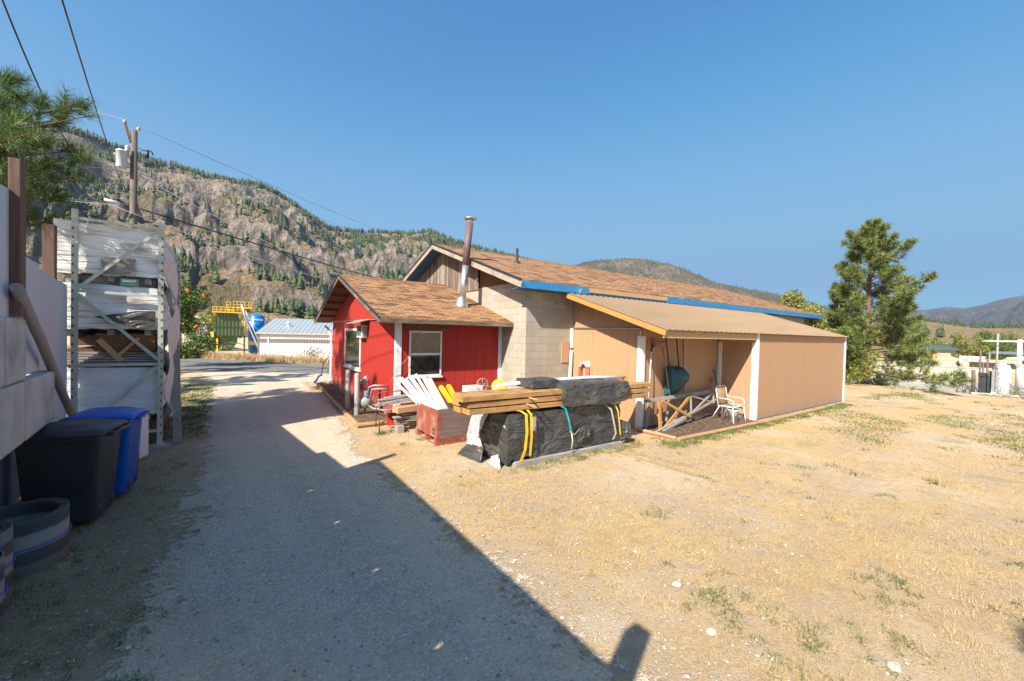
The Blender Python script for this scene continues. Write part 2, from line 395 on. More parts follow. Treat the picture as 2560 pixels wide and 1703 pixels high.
# ------------------------------------------------------------------ hills
def hillmat(name, rock, rock2, grass, grass2, green, k=1.0, gthr=(.5, .62)):
    m, nt, N, L, b = nmat(name); v = coords(nt, 'Object', (k, k, k))
    g = N.new('ShaderNodeNewGeometry'); s = N.new('ShaderNodeSeparateXYZ'); L.new(g.outputs['True Normal'], s.inputs[0])
    n1 = noise(nt, v, .012, 6, .65); n2 = noise(nt, v, .07, 6, .7); n3 = noise(nt, v, .25, 4, .7)
    vr = coords(nt, 'Object', (k, k, k*.25)); n4 = noise(nt, vr, .09, 7, .72)
    rk = ramp(nt, n4, [(.36, tuple(x*.35 for x in rock)), (.46, rock), (.6, rock2)])
    gr = ramp(nt, n3, [(.3, grass), (.7, grass2)])
    f = math_(nt, 'ADD', s.outputs[2], math_(nt, 'MULTIPLY', math_(nt, 'SUBTRACT', n2, .5), .8))
    col = mix(nt, ramp(nt, f, [(.62, 0), (.78, 1)]), rk, gr)
    col = mix(nt, ramp(nt, n1, [(gthr[0], 0), (gthr[1], .75)]), col, mix(nt, n3, green, grass))
    scr = ramp(nt, noise(nt, v, .16, 5, .75), [(.56, 0), (.62, .7)])
    col = mix(nt, scr, col, green)
    L.new(col, b.inputs['Base Color']); b.inputs['Roughness'].default_value = 1; b.inputs['Specular IOR Level'].default_value = 0
    bump(nt, b, math_(nt, 'ADD', n4, math_(nt, 'MULTIPLY', n3, .5)), 16.0/k)
    return m
def polar_hill(name, prof, az0, az1, d0, dc, d1, na, nd, mat, base=-5, rough=40, cliff=1.0, bfrac=.0, seed=0, shape=1.0, crestnoise=.1):
    az = np.linspace(az0, az1, na); t = np.linspace(0, 1, nd); pa = np.array(sorted(prof))
    A, T = np.meshgrid(az, t, indexing='ij')
    dcA = dc*(1+.10*(fbm(A*.12+seed, A*0+3.3, 3)-.5)); e = np.interp(A, pa[:, 0], pa[:, 1])
    D = np.where(T < .8, d0+(dcA-d0)*(T/.8), dcA+(d1-dcA)*((T-.8)/.2))
    H = 2.3+e*dcA
    u = np.clip(T/.8, 0, 1)
    ar = np.radians(A); X = D*np.cos(ar); Y = D*np.sin(ar)
    w = np.sin(np.pi*np.clip(u, 0, 1))**.7
    us = np.clip(u+(fbm(X/170+seed, Y/170, 4)-.5)*.30*w, 0, 1)
    # ledges: flat benches broken by cliffs
    kk = 7.0; ph = fbm(X/230+seed, Y/230+7, 3)*1.6
    q = us*kk+ph; st = (np.floor(q)+sstep(.30, .72, q-np.floor(q))-ph)/kk
    us2 = np.clip(us*(1-.62*cliff)+st*.62*cliff, 0, 1)
    prof_h = us2**shape
    Hh = base+(H-base)*np.where(T < .8, prof_h, 1-(T-.8)/.2*.45)
    rg = ridged(X/190+seed, Y/190, 6)-.62; rg2 = ridged(X/40+seed, Y/40, 4, .6)-.62
    wn_ = w*np.where(T < .8, 1, 0)
    Hh = Hh+rg*rough*2.2*wn_*np.minimum(1, (1-u)*3+.02)+rg2*rough*.8*wn_*np.minimum(1, (1-u)*5+crestnoise)
    tr_ = X*.31+Y*.12; gul = ridged(A*.16+seed+T*.8+.25*fbm(X/150, Y/150, 3), T*1.3+fbm(X/260+5, Y/260, 3), 3)
    Hh = Hh-sstep(.66, .98, gul)*rough*.7*wn_
    vv = np.stack([X.ravel(), Y.ravel(), Hh.ravel()], 1); ii = np.arange(na*nd).reshape(na, nd)
    ff = np.stack([ii[:-1, :-1], ii[:-1, 1:], ii[1:, 1:], ii[1:, :-1]], -1).reshape(-1, 4)[:, ::-1]
    ob = raw_mesh(name, vv, ff, mat, False)
    return ob, X, Y, Hh, A, T, D
H1 = [(125,.29),(113.1,.2858),(110.3,.3069),(107,.316),(104.8,.313),(103.8,.318),(101.8,.3128),(100.3,.3037),(98.1,.3003),(96.4,.2936),(94.3,.2938),(92.4,.2909),(89.9,.2857),(87.4,.2886),(85.5,.2768),(83.2,.2591),(81.2,.2359),(79.7,.2202),(77.6,.2208),(73.8,.2262),(72.1,.2271),(69.3,.2296),(66.9,.240),(65.1,.2317),(62.7,.2163),(60.2,.2056),(57.1,.1946),(54,.1799),(51.5,.1645),(47.8,.1329),(41.7,.0718),(35.9,.0107),(30,-.01)]
H2 = [(62,.03),(57,.0705),(50.9,.1334),(47.3,.1659),(45.5,.1765),(43.1,.1844),(39.6,.1872),(36.2,.1791),(33.5,.166),(30.8,.1442),(28.3,.123),(25.8,.1118),(23.1,.1),(20.1,.0862),(17.6,.0692),(15.3,.05),(12.8,.0381),(10.2,.031),(8.7,.02),(4.6,.0),(0,-.01)]
H3 = [(24,.02),(17.2,.0382),(13.5,.0503),(10.3,.0563),(9,.0588),(7.9,.0627),(6.8,.0591),(5.7,.0635),(4.7,.0717),(3.3,.0772),(1.2,.0864),(-1.7,.0952),(-8,.11),(-25,.08)]
H4 = [(24,.03),(15.3,.036),(11.8,.037),(8.9,.0365),(7.6,.032),(5.9,.026),(3.2,.0265),(.1,.0255),(-6,.027),(-25,.03)]
hm1 = hillmat('hillside_rock', (.23, .19, .165), (.42, .36, .315), (.34, .225, .125), (.46, .32, .185), (.075, .10, .035))
hm2 = hillmat('hill_rock', (.17, .14, .12), (.28, .24, .21), (.22, .15, .085), (.28, .20, .11), (.05, .07, .03), .6, (.42, .55))
hm3 = hillmat('mountain_rock', (.12, .10, .095), (.2, .165, .15), (.17, .125, .09), (.22, .16, .11), (.05, .07, .045), .25, (.4, .52))
hm4 = hillmat('bench_rock', (.22, .17, .13), (.30, .24, .19), (.36, .26, .15), (.44, .33, .20), (.13, .13, .05), 1.4, (.60, .72))
hill1 = polar_hill('hillside', H1, 28, 125, 330, 1150, 1700, 900, 330, hm1, base=-6, rough=34, cliff=1.0, seed=2.2, shape=1.05)
tag(hill1[0], 'steep rocky hillside with cliffs, dry grass and scattered pines', kind='structure')
hill2 = polar_hill('hill', H2, 0, 62, 1200, 2400, 3400, 420, 120, hm2, base=-6, rough=45, cliff=.4, seed=8.1, shape=1.0, crestnoise=.05)
tag(hill2[0], 'forested hill beyond the brown roof', kind='structure')
hill3 = polar_hill('mountain', H3, -25, 24, 3600, 7200, 9000, 240, 90, hm3, base=-6, rough=110, cliff=.3, seed=4.4, shape=.9, crestnoise=.05)
tag(hill3[0], 'far blue mountain at the right edge', kind='structure')
hill4 = polar_hill('terrain', H4, -25, 24, 240, 620, 1200, 300, 100, hm4, base=-5, rough=5, cliff=.7, seed=6.6, shape=.85, crestnoise=.2)
tag(hill4[0], 'low tan bench of dry grass and rock outcrops', kind='structure')

# conifers on the hills: tapering tiers of ragged boughs
m_con = leafmat('conifer_foliage', [(.018, .03, .012), (.032, .055, .018), (.055, .08, .026), (.08, .10, .035)], trans=0)
m_con2 = leafmat('conifer_foliage_far', [(.03, .045, .018), (.045, .065, .022), (.065, .085, .03)], trans=0)
def conifer_proto(rs, tiers=5, k=7):
    vs = []; fs = []
    for t in range(tiers):
        z0 = .10+.80*t/tiers; z1 = min(1.0, z0+.42); r = .20*(1-t/tiers)**.8+.03
        o = len(vs); vs.append((0, 0, z1))
        for j in range(k):
            a = 2*math.pi*(j+rs.uniform(-.3, .3))/k; rr = r*rs.uniform(.55, 1.2); vs.append((rr*math.cos(a), rr*math.sin(a), z0+rs.uniform(-.04, .05)))
        for j in range(k): fs.append((o, o+1+j, o+1+(j+1) % k))
    o = len(vs); vs += [(-.012, 0, -.05), (.012, 0, -.05), (0, 0, .3), (0, -.012, -.05), (0, .012, -.05), (0, 0, .3)]; fs += [(o, o+1, o+2), (o+3, o+4, o+5)]
    return np.array(vs), np.array(fs)
rs = random.Random(5); PROTO = [conifer_proto(rs) for _ in range(4)]; PROTO_S = [conifer_proto(rs, 3, 5) for _ in range(4)]
def forest_mesh(name, P, hts, mat, protos):
    V_ = []; F_ = []; o = 0
    for pi in range(len(protos)):
        sel = np.arange(len(P)) % len(protos) == pi; p = P[sel]; h = hts[sel]; pv, pf = protos[pi]
        if len(p) == 0: continue
        an = RNG.uniform(0, 6.28, len(p)); c, s = np.cos(an)[:, None], np.sin(an)[:, None]
        w = (h*RNG.uniform(.8, 1.3, len(p)))[:, None]
        x = (pv[None, :, 0]*c-pv[None, :, 1]*s)*w+p[:, 0:1]; y = (pv[None, :, 0]*s+pv[None, :, 1]*c)*w+p[:, 1:2]; z = pv[None, :, 2]*h[:, None]+p[:, 2:3]
        V_.append(np.stack([x, y, z], -1).reshape(-1, 3)); F_.append((pf[None]+np.arange(len(p))[:, None, None]*len(pv)+o).reshape(-1, 3)); o += len(p)*len(pv)
    return raw_mesh(name, np.concatenate(V_), np.concatenate(F_), mat)
def scatter_hill(hd, count, dens, tmin=.03, tmax=.84):
    ob, X, Y, H, A, T, D = hd; na, nd = X.shape; out = []
    while sum(len(o) for o in out) < count:
        i = RNG.integers(0, na-1, 20000); ft = RNG.uniform(tmin, tmax, 20000)*(nd-1); j = ft.astype(int); fr = ft-j
        x = X[i, j]*(1-fr)+X[i, j+1]*fr; y = Y[i, j]*(1-fr)+Y[i, j+1]*fr; z = H[i, j]*(1-fr)+H[i, j+1]*fr
        gx_ = (H[i+1, j]-H[i, j])/np.hypot(X[i+1, j]-X[i, j], Y[i+1, j]-Y[i, j]); gy_ = (H[i, j+1]-H[i, j])/(D[i, j+1]-D[i, j]+1e-6)
        sl = np.hypot(gx_, gy_); t = T[i, j]/.8
        p = dens(x, y, t, sl, A[i, j])*D[i, j]/D[i, -1]
        k = RNG.random(20000) < p
        out.append(np.stack([x, y, z, D[i, j], t], 1)[k])
    return np.concatenate(out)[:count]
def d1(x, y, t, sl, a):
    cl = .5*fbm(x/120+4, y/120, 4)+.5*fbm(x/38+4, y/38+9, 3); g = sstep(.50, .60, cl)
    top = sstep(.86, .97, t); steep = np.clip(1.7-sl*1.1, .05, 1)
    right = sstep(84, 66, a)*0+np.clip((80-a)/30, 0, .5)
    return np.clip((.05+.62*g+.75*top+right*g)*steep, 0, 1)
P1 = scatter_hill(hill1, 21000, d1)
az = np.degrees(np.arctan2(P1[:, 1], P1[:, 0]))
vis = (az > 57) & (az < 104) & (P1[:, 4] > .05)
order = np.argsort(np.where(vis, P1[:, 3], 1e9)); near = order[:260]; rest = order[260:]
hp = RNG.uniform(6, 17, len(P1))
hp[near] = RNG.uniform(7, 13, 260)
fo = forest_mesh('hillside_forest', P1[rest, :3], hp[rest], m_con, PROTO_S)
tag(fo, 'mass of dark pines spread over the cliffs and crest of the rocky hillside', 'forest', kind='stuff')
pv, pf = PROTO[0]; tm = [raw_mesh('pine_tree', v_, f_, m_con) for v_, f_ in PROTO]
tset = [o.data for o in tm]
for o in tm: bpy.data.objects.remove(o)
for q, i in enumerate(near):
    o = bpy.data.objects.new('pine_tree', tset[q % 4]); COL.objects.link(o); o.location = P1[i, :3]
    o.scale = (hp[i]*1.2, hp[i]*1.2, hp[i]); o.rotation_euler.z = float(RNG.uniform(0, 6.28))
    tag(o, 'small dark green pine standing apart on the lower slopes of the rocky hillside', 'tree', 'pines scattered over the lower hillside')
def d2(x, y, t, sl, a): return np.clip(.25+.9*sstep(.42, .55, fbm(x/260+1, y/260, 4)), 0, 1)
P2 = scatter_hill(hill2, 9000, d2)
f2 = forest_mesh('distant_forest', P2[:, :3], RNG.uniform(9, 17, len(P2)), m_con2, PROTO_S)
tag(f2, 'dark pine forest covering the hill behind the brown roof', 'forest', kind='stuff')
def d4(x, y, t, sl, a): return np.clip(.012+.9*sstep(.93, .99, t)+.25*sstep(.6, .68, fbm(x/60, y/60, 3))*sstep(.5, .2, t), 0, 1)
P4 = scatter_hill(hill4, 750, d4, .02, .83)
f4 = forest_mesh('ridge_forest', P4[:, :3], RNG.uniform(4, 9, len(P4)), m_con2, PROTO_S)
tag(f4, 'line of dark trees along the top of the low tan bench', 'forest', kind='stuff')

# ------------------------------------------------------------------ building materials
m_red = siding('red_siding', (.36, .014, .007), (.30, .013, .007), .305, .006, faded=(.40, .032, .018))
m_tan = siding('tan_siding', (.375, .212, .113), (.415, .24, .13), .205, .0025, sub=.0, faded=(.435, .255, .14), soft=.55)
m_tanp = simple('tan_panel', (.42, .25, .14), (.45, .27, .155), 6, (12, 1, 1), rough=.7, bmp=.001)
m_white = simple('white_paint', (.70, .70, .69), (.62, .62, .61), 5, (1, 1, 1), rough=.55, bmp=.0008, dirt=((.45, .42, .38), 3, .62, .9))
m_block = brick('concrete_block', .405, .2025, [(.30, .26, .205), (.36, .312, .245), (.41, .36, .285)], (.285, .245, .195), .0055, bmp=.004, streak=(.44, .40, .34))
m_shin = brick('asphalt_shingle', .33, .125, [(.085, .038, .018), (.15, .07, .028), (.32, .155, .06), (.37, .19, .08), (.30, .14, .054), (.43, .24, .108), (.39, .205, .09)], (.075, .04, .02), .013, bmp=.010, noise_amt=.10, grain=90, off=.37)  # dark joint colour paints a shadow line along the shingle rows
m_wwood = simple('weathered_wood', (.26, .21, .165), (.42, .35, .28), 3, (1.2, 14, 1), rough=.9, bmp=.003, dirt=((.12, .075, .045), 1.6, .5, .75))
m_bark2 = simple('dark_weathered_wood', (.085, .06, .042), (.19, .14, .10), 3, (1.2, 10, 1), rough=.9, bmp=.003, dirt=((.28, .23, .17), 1.4, .5, .7))
m_bwood = simple('brown_wood', (.13, .055, .022), (.22, .10, .042), 3, (1.2, 12, 1), rough=.85, bmp=.003)
m_raw = simple('raw_lumber', (.42, .26, .12), (.50, .33, .17), 3, (1.2, 16, 1), rough=.75, bmp=.002, dirt=((.36, .22, .10), 2, .6, .85))
m_orange = simple('cedar_lumber', (.42, .19, .045), (.48, .24, .075), 3, (1.2, 14, 1), rough=.7, bmp=.002)
m_blue = simple('blue_paint', (.02, .17, .38), (.03, .22, .46), 4, (1, 3, 1), rough=.6, bmp=.002, dirt=((.22, .42, .55), 2.2, .6, .68))
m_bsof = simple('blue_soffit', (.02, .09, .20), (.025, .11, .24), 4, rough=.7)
m_drip = simple('black_metal', (.02, .02, .022), (.035, .035, .035), 5, rough=.45)
m_galv = simple('galvanised_metal', (.50, .51, .52), (.62, .63, .63), 9, rough=.38, metal=.85, bmp=.001)
m_rust = simple('brown_pipe', (.11, .07, .065), (.15, .095, .085), 6, rough=.6)
m_conc = simple('concrete', (.36, .34, .32), (.50, .47, .44), 2.5, rough=.92, bmp=.004, dirt=((.20, .19, .18), 1.2, .5, .75))
m_glass, nt, N, L, b = nmat('window_glass')
v = coords(nt, 'UV', (1, 1, 1)); f = noise(nt, v, 2.4, 5, .6)
L.new(ramp(nt, f, [(.4, (.018, .018, .016)), (.62, (.055, .05, .042)), (.72, (.10, .09, .07))]), b.inputs['Base Color']); b.inputs['Roughness'].default_value = .05; b.inputs['Specular IOR Level'].default_value = .9
m_corr = simple('tan_sheet_metal', (.20, .135, .082), (.23, .155, .094), 2, (1, .3, 1), rough=.6, dirt=((.24, .17, .115), .8, .5, .8), spec=.3)
# weathered vertical gable boards, dark stain worn to grey
m_gab, nt, N, L, b = nmat('gable_boards')
v = coords(nt, 'UV'); sx = N.new('ShaderNodeSeparateXYZ'); L.new(v, sx.inputs[0])
fr = math_(nt, 'FRACT', math_(nt, 'MULTIPLY', sx.outputs[0], 1/.14)); g = ramp(nt, math_(nt, 'ABSOLUTE', math_(nt, 'SUBTRACT', fr, .5)), [(.0, 0), (.06, 1)])
bi = math_(nt, 'FLOOR', math_(nt, 'ADD', math_(nt, 'MULTIPLY', sx.outputs[0], 1/.14), .5))
wn_ = N.new('ShaderNodeTexWhiteNoise'); wn_.noise_dimensions = '1D'; L.new(bi, wn_.inputs['W'])
f = noise(nt, coords(nt, 'UV', (10, .9, 1)), 1.6, 7, .7)
f = math_(nt, 'ADD', f, math_(nt, 'MULTIPLY', math_(nt, 'SUBTRACT', wn_.outputs['Value'], .5), .22))
col = ramp(nt, f, [(.35, (.10, .06, .04)), (.5, (.17, .125, .095)), (.62, (.27, .22, .18)), (.75, (.42, .38, .34))])
col = mix(nt, g, (.04, .03, .02), col); L.new(col, b.inputs['Base Color']); b.inputs['Roughness'].default_value = .9; bump(nt, b, g, .006)
m_mulch = simple('bark_mulch', (.05, .03, .02), (.20, .13, .08), 26, rough=1, bmp=.03, kind='Object', stops=(.35, .7), dirt=((.30, .21, .12), 14, .55, .62))
m_log = simple('landscape_timber', (.34, .18, .08), (.45, .27, .14), 3, (1.5, 8, 1), rough=.85, bmp=.004, dirt=((.30, .22, .15), 2, .5, .8))

# ------------------------------------------------------------------ red cabin
RZ = lambda y: 2.605+.325*(y-9.304) if y <= 13.75 else 2.605+.325*(18.196-y)
t = thing('cabin', 'small red cabin with brown shingle gable roof and white corner boards', 'cabin', (3.37, 9.885, 0))
w = MB()
w.poly([(3.37, 9.885, .05), (3.37, 9.885, RZ(9.885)-.06), (3.37, 13.75, RZ(13.75)-.06), (3.37, 17.6, RZ(17.6)-.06), (3.37, 17.6, .05)])
w.poly([(3.37, 9.885, .05), (6.523, 9.885, .05), (6.523, 9.885, RZ(9.885)-.06), (3.37, 9.885, RZ(9.885)-.06)])
w.poly([(6.523, 17.6, .05), (3.37, 17.6, .05), (3.37, 17.6, RZ(17.6)-.06), (6.523, 17.6, RZ(17.6)-.06)])
w.build('wall', m_red, t)
MB().box(3.39, 9.905, -.1, 6.52, 17.58, .06).build('foundation', m_conc, t)
rf = MB()
rf.slab([(2.79, 9.304, RZ(9.304)), (6.521, 9.304, RZ(9.304)), (6.521, 13.75, RZ(13.75)), (2.79, 13.75, RZ(13.75))], (0, 0, -.03))
rf.slab([(2.79, 13.752, RZ(13.75)), (6.521, 13.752, RZ(13.75)), (6.521, 18.196, RZ(18.196)), (2.79, 18.196, RZ(18.196))], (0, 0, -.03))
for s in (1, -1): rf.slab([(2.79, 13.751, RZ(13.75)+.012), (6.52, 13.751, RZ(13.75)+.012), (6.52, 13.751+s*.15, RZ(13.75)-.036), (2.79, 13.751+s*.15, RZ(13.75)-.036)], (0, 0, -.008))
roof = rf.build('roof', m_shin, t)
sf = MB()
sf.slab([(2.80, 9.32, RZ(9.32)-.033), (3.368, 9.32, RZ(9.32)-.033), (3.368, 13.75, RZ(13.75)-.033), (2.80, 13.75, RZ(13.75)-.033)], (0, 0, -.018))
sf.slab([(2.80, 13.755, RZ(13.755)-.033), (3.368, 13.755, RZ(13.755)-.033), (3.368, 18.18, RZ(18.18)-.033), (2.80, 18.18, RZ(18.18)-.033)], (0, 0, -.018))
sf.slab([(3.37, 9.32, RZ(9.32)-.033), (6.52, 9.32, RZ(9.32)-.033), (6.52, 9.88, RZ(9.88)-.033), (3.37, 9.88, RZ(9.88)-.033)], (0, 0, -.018))
sf.build('soffit', m_bwood, roof)
for y in (14.5, 15.2, 15.9, 16.6, 17.3): MB().beam((2.82, y, RZ(y)-.085), (3.366, y, RZ(y)-.085), .045, .07).build('lookout', m_bwood, roof)
MB().beam((2.778, 9.30, RZ(9.30)-.075), (2.778, 13.75, RZ(13.75)-.075), .024, .125).build('barge_board', m_bark2, roof)
MB().beam((2.778, 13.75, RZ(13.75)-.075), (2.778, 18.2, RZ(18.2)-.075), .024, .125).build('barge_board', m_bark2, roof)
MB().beam((2.765, 9.28, RZ(9.28)-.005), (2.765, 13.75, RZ(13.75)-.005), .04, .04).beam((2.765, 13.75, RZ(13.75)-.005), (2.765, 18.2, RZ(18.2)-.005), .04, .04).build('drip_edge', m_drip, roof)
MB().beam((2.77, 9.292, 2.535), (6.52, 9.292, 2.535), .024, .10).build('fascia_board', m_bark2, roof)
MB().box(3.345, 9.86, .05, 3.50, 9.884, 2.70).box(3.345, 9.884, .05, 3.369, 9.95, 2.70).build('corner_board', m_white, t)
MB().box(6.41, 9.862, .05, 6.52, 9.884, 2.70).build('corner_board', m_white, t)
def window(parent, ax, c0, a0, a1, z0, z1, fw=.05, rail=None, out=-.03, name='window'):
    """ax 'y': pane lies in a plane of constant y=c0; 'x': constant x."""
    P = (lambda a, d, z: (a, c0+d, z)) if ax == 'y' else (lambda a, d, z: (c0+d, a, z))
    def bx(mb, a, b_, za, zb, d0, d1):
        p, q = P(a, d0, za), P(b_, d1, zb); mb.box(min(p[0], q[0]), min(p[1], q[1]), za, max(p[0], q[0]), max(p[1], q[1]), zb)
    fr = MB(); bx(fr, a0, a0+fw, z0, z1, out, -.001); bx(fr, a1-fw, a1, z0, z1, out, -.001)
    bx(fr, a0+fw, a1-fw, z1-fw, z1, out+.002, -.001); bx(fr, a0+fw, a1-fw, z0, z0+fw, out+.002, -.001)
    wd = fr.build(name, m_white, parent, bevel=.004)
    gl = MB(); bx(gl, a0+fw, a1-fw, z0+fw, z1-fw, -.012, -.004); gl.build('pane', m_glass, wd)
    if rail:
        r = MB(); bx(r, a0+fw, a1-fw, rail-.025, rail+.025, out+.004, -.013); r.build('rail', m_white, wd)
    s = MB(); bx(s, a0-.03, a1+.03, z0-.045, z0-.002, out-.03, -.001); s.build('sill', m_white, wd)
    return wd
window(t, 'y', 9.884, 3.70, 4.60, 1.13, 2.31, rail=1.71, fw=.045)
window(t, 'x', 3.369, 13.22, 15.32, 1.01, 2.34, fw=.07)
bl = MB(); [bl.box(3.56, 9.79, 2.36+i*.014, 4.81, 9.83, 2.372+i*.014) for i in range(9)]
bl.tube([(3.55, 9.81, 2.355), (4.82, 9.81, 2.355)], .028, 8); bl.build('roll_blind', m_bwood, t)
ac = MB().box(3.20, 12.52, 2.06, 3.368, 13.10, 2.45).build('air_conditioner', m_white, t, bevel=.01)
MB().box(3.19, 12.58, 2.12, 3.199, 13.04, 2.41).build('vent_grille', simple('dark_green_grille', (.10, .16, .15), (.13, .20, .18), 20), ac)
g = MB(); [g.box(3.23, 12.508, 2.10+i*.028, 3.345, 12.519, 2.114+i*.028) for i in range(11)]; g.build('louvre', simple('beige_louvre', (.35, .30, .24), (.42, .36, .28), 8), ac)
MB().slab([(2.93, 12.2, 2.50), (3.366, 12.2, 2.63), (3.366, 13.3, 2.63), (2.93, 13.3, 2.50)], (0, 0, -.012)).build('awning', m_wwood, t)
MB().tube([(3.34, 9.90, 2.60), (3.34, 13.5, 2.605), (3.34, 17.55, 2.60)], .013, 8).build('conduit', m_galv, t)
MB().tube([(3.16, 18.05, 2.42), (3.22, 17.9, 2.34), (3.32, 17.70, 2.08), (3.33, 17.66, 1.8), (3.33, 17.66, .35), (3.32, 17.6, .2), (3.16, 17.25, .17)], .045, 10).build('downspout', m_white, t)
MB().tube([(4.0, 9.80, 2.33), (3.85, 9.79, 2.0), (3.62, 9.78, 1.6), (3.36, 9.78, 1.35), (3.27, 9.9, 1.05), (3.27, 10.1, .95)], .006, 6).build('cable', m_wwood, t)
# chimney pipe through the cabin roof, leaning slightly
ch = thing('chimney_pipe', 'tall leaning stove pipe, silver below and brown above, rising from the cabin roof', 'chimney', (5.69, 10.87, 3.11))
MB().lathe((5.69, 10.87, 3.06), [(.21, 0), (.21, .06), (.17, .17), (.13, .26), (.13, .29)], 20).build('flashing', m_galv, ch)
p = lambda z: (5.69+(z-3.1)*.088, 10.87, z)
MB().tube([p(3.3), p(4.33)], .105, 18).tube([p(3.32), p(3.35)], .125, 18).build('pipe', m_galv, ch)
MB().tube([p(4.33), p(5.62)], .108, 18).build('pipe', m_rust, ch, label='brown upper length of the stove pipe')
MB().tube([p(5.62), p(5.74)], .105, 18).build('collar', m_galv, ch)
MB().lathe(p(5.74), [(.0, .0), (.19, .01), (.20, .035), (.12, .075), (.0, .085)], 22).build('cap', m_galv, ch)

# ------------------------------------------------------------------ block building
BZ = lambda y: 3.69+.33*(y-8.24) if y <= 13.8 else 3.69+.33*(19.36-y)
t = thing('workshop', 'long concrete block building with brown shingle roof and blue eave boards', 'building', (6.526, 8.699, 0))
w = MB()
w.poly([(6.526, 18.9, -.1), (6.526, 8.699, -.1), (6.526, 8.699, 3.62), (6.526, 8.85, 3.73), (6.526, 18.75, 3.73), (6.526, 18.9, 3.62)])
w.poly([(6.526, 8.699, -.1), (25.7, 8.699, -.1), (25.7, 8.699, 3.62), (6.526, 8.699, 3.62)])
w.poly([(25.7, 8.699, -.1), (25.7, 18.9, -.1), (25.7, 18.9, 3.7), (25.7, 13.8, 5.3), (25.7, 8.699, 3.62)])
w.poly([(25.7, 18.9, -.1), (6.526, 18.9, -.1), (6.526, 18.9, 3.62), (25.7, 18.9, 3.62)])
w.build('wall', m_block, t)
MB().poly([(6.56, 8.86, 3.73), (6.56, 11.3, 3.73), (6.56, 11.3, BZ(11.3)-.12), (6.56, 8.86, BZ(8.86)-.12)]).box(6.527, 8.86, 3.70, 6.58, 18.7, 3.731).build('gable_panel', m_bwood, t, label='dark brown plywood gable end beside the grey boards')
MB().slab([(6.50, 11.3, 3.68), (6.50, 11.3, BZ(11.3)-.12), (6.50, 13.8, BZ(13.8)-.12), (6.50, 18.7, BZ(18.7)-.12), (6.50, 18.7, 3.68)], (.025, 0, 0)).build('gable_board', m_gab, t)
rf = MB()
rf.slab([(6.0, 8.24, BZ(8.24)), (26.2, 8.24, BZ(8.24)), (26.2, 13.8, BZ(13.8)), (6.0, 13.8, BZ(13.8))], (0, 0, -.035))
rf.slab([(6.0, 13.802, BZ(13.8)), (26.2, 13.802, BZ(13.8)), (26.2, 19.36, BZ(19.36)), (6.0, 19.36, BZ(19.36))], (0, 0, -.035))
for s in (1, -1): rf.slab([(6.0, 13.801, BZ(13.8)+.012), (26.2, 13.801, BZ(13.8)+.012), (26.2, 13.801+s*.15, BZ(13.8)-.036), (6.0, 13.801+s*.15, BZ(13.8)-.036)], (0, 0, -.008))
roof = rf.build('roof', m_shin, t)
sf = MB()
sf.slab([(6.03, 13.81, BZ(13.81)-.13), (6.52, 13.81, BZ(13.81)-.13), (6.52, 19.3, BZ(19.3)-.13), (6.03, 19.3, BZ(19.3)-.13)], (0, 0, -.02))
sf.slab([(6.03, 8.27, BZ(8.27)-.21), (26.15, 8.27, BZ(8.27)-.21), (26.15, 8.698, BZ(8.27)-.21), (6.03, 8.698, BZ(8.27)-.21)], (0, 0, -.02))
sf.build('soffit', m_bsof, roof)
MB().slab([(6.03, 8.72, BZ(8.72)-.15), (6.52, 8.72, BZ(8.72)-.15), (6.52, 13.79, BZ(13.79)-.15), (6.03, 13.79, BZ(13.79)-.15)], (0, 0, -.02)).build('soffit', m_bwood, roof, label='brown underside of the gable overhang')
MB().beam((5.985, 8.20, BZ(8.20)-.13), (5.985, 11.12, BZ(11.12)-.13), .03, .16).build('barge_board', m_wwood, roof)
MB().beam((5.985, 11.2, BZ(11.2)-.115), (5.985, 13.80, BZ(13.80)-.115), .03, .15).build('barge_board', m_wwood, roof)
MB().beam((5.985, 13.8, BZ(13.8)-.115), (5.985, 19.36, BZ(19.36)-.115), .03, .15).build('barge_board', m_wwood, roof)
MB().beam((5.975, 8.22, BZ(8.22)-.015), (5.975, 13.8, BZ(13.8)-.015), .035, .06).beam((5.975, 13.8, BZ(13.8)-.015), (5.975, 19.38, BZ(19.38)-.015), .035, .06).build('drip_edge', m_drip, roof)
MB().box(6.0, 8.215, 3.47, 8.38, 8.24, 3.665).build('fascia_board', m_blue, roof)
MB().box(8.38, 8.222, 3.53, 12.14, 8.246, 3.66).build('fascia_board', m_raw, roof, label='bare unpainted stretch of eave board')
MB().box(8.38, 8.25, 3.47, 12.14, 8.262, 3.6).build('fascia_backing', m_blue, roof)
MB().box(12.14, 8.213, 3.47, 26.2, 8.24, 3.665).build('fascia_board', m_blue, roof)
MB().lathe((8.26, 11.64, BZ(11.64)-.02), [(.14, 0), (.14, .02), (.07, .07), (.06, .10), (.042, .11), (.042, .52), (.0, .52)], 14).build('vent_pipe', m_drip, roof)
for (x, z) in ((7.56, 3.24), (7.98, 3.23)):
    MB().lathe((x, 8.70, z), [(.0, -.004), (.055, -.004), (.075, .01)], 10, (0, -1, 0)).build('vent_hole', m_drip, t)
MB().box(7.82, 8.675, 1.49, 8.10, 8.698, 2.12).build('patch_panel', m_tanp, t)

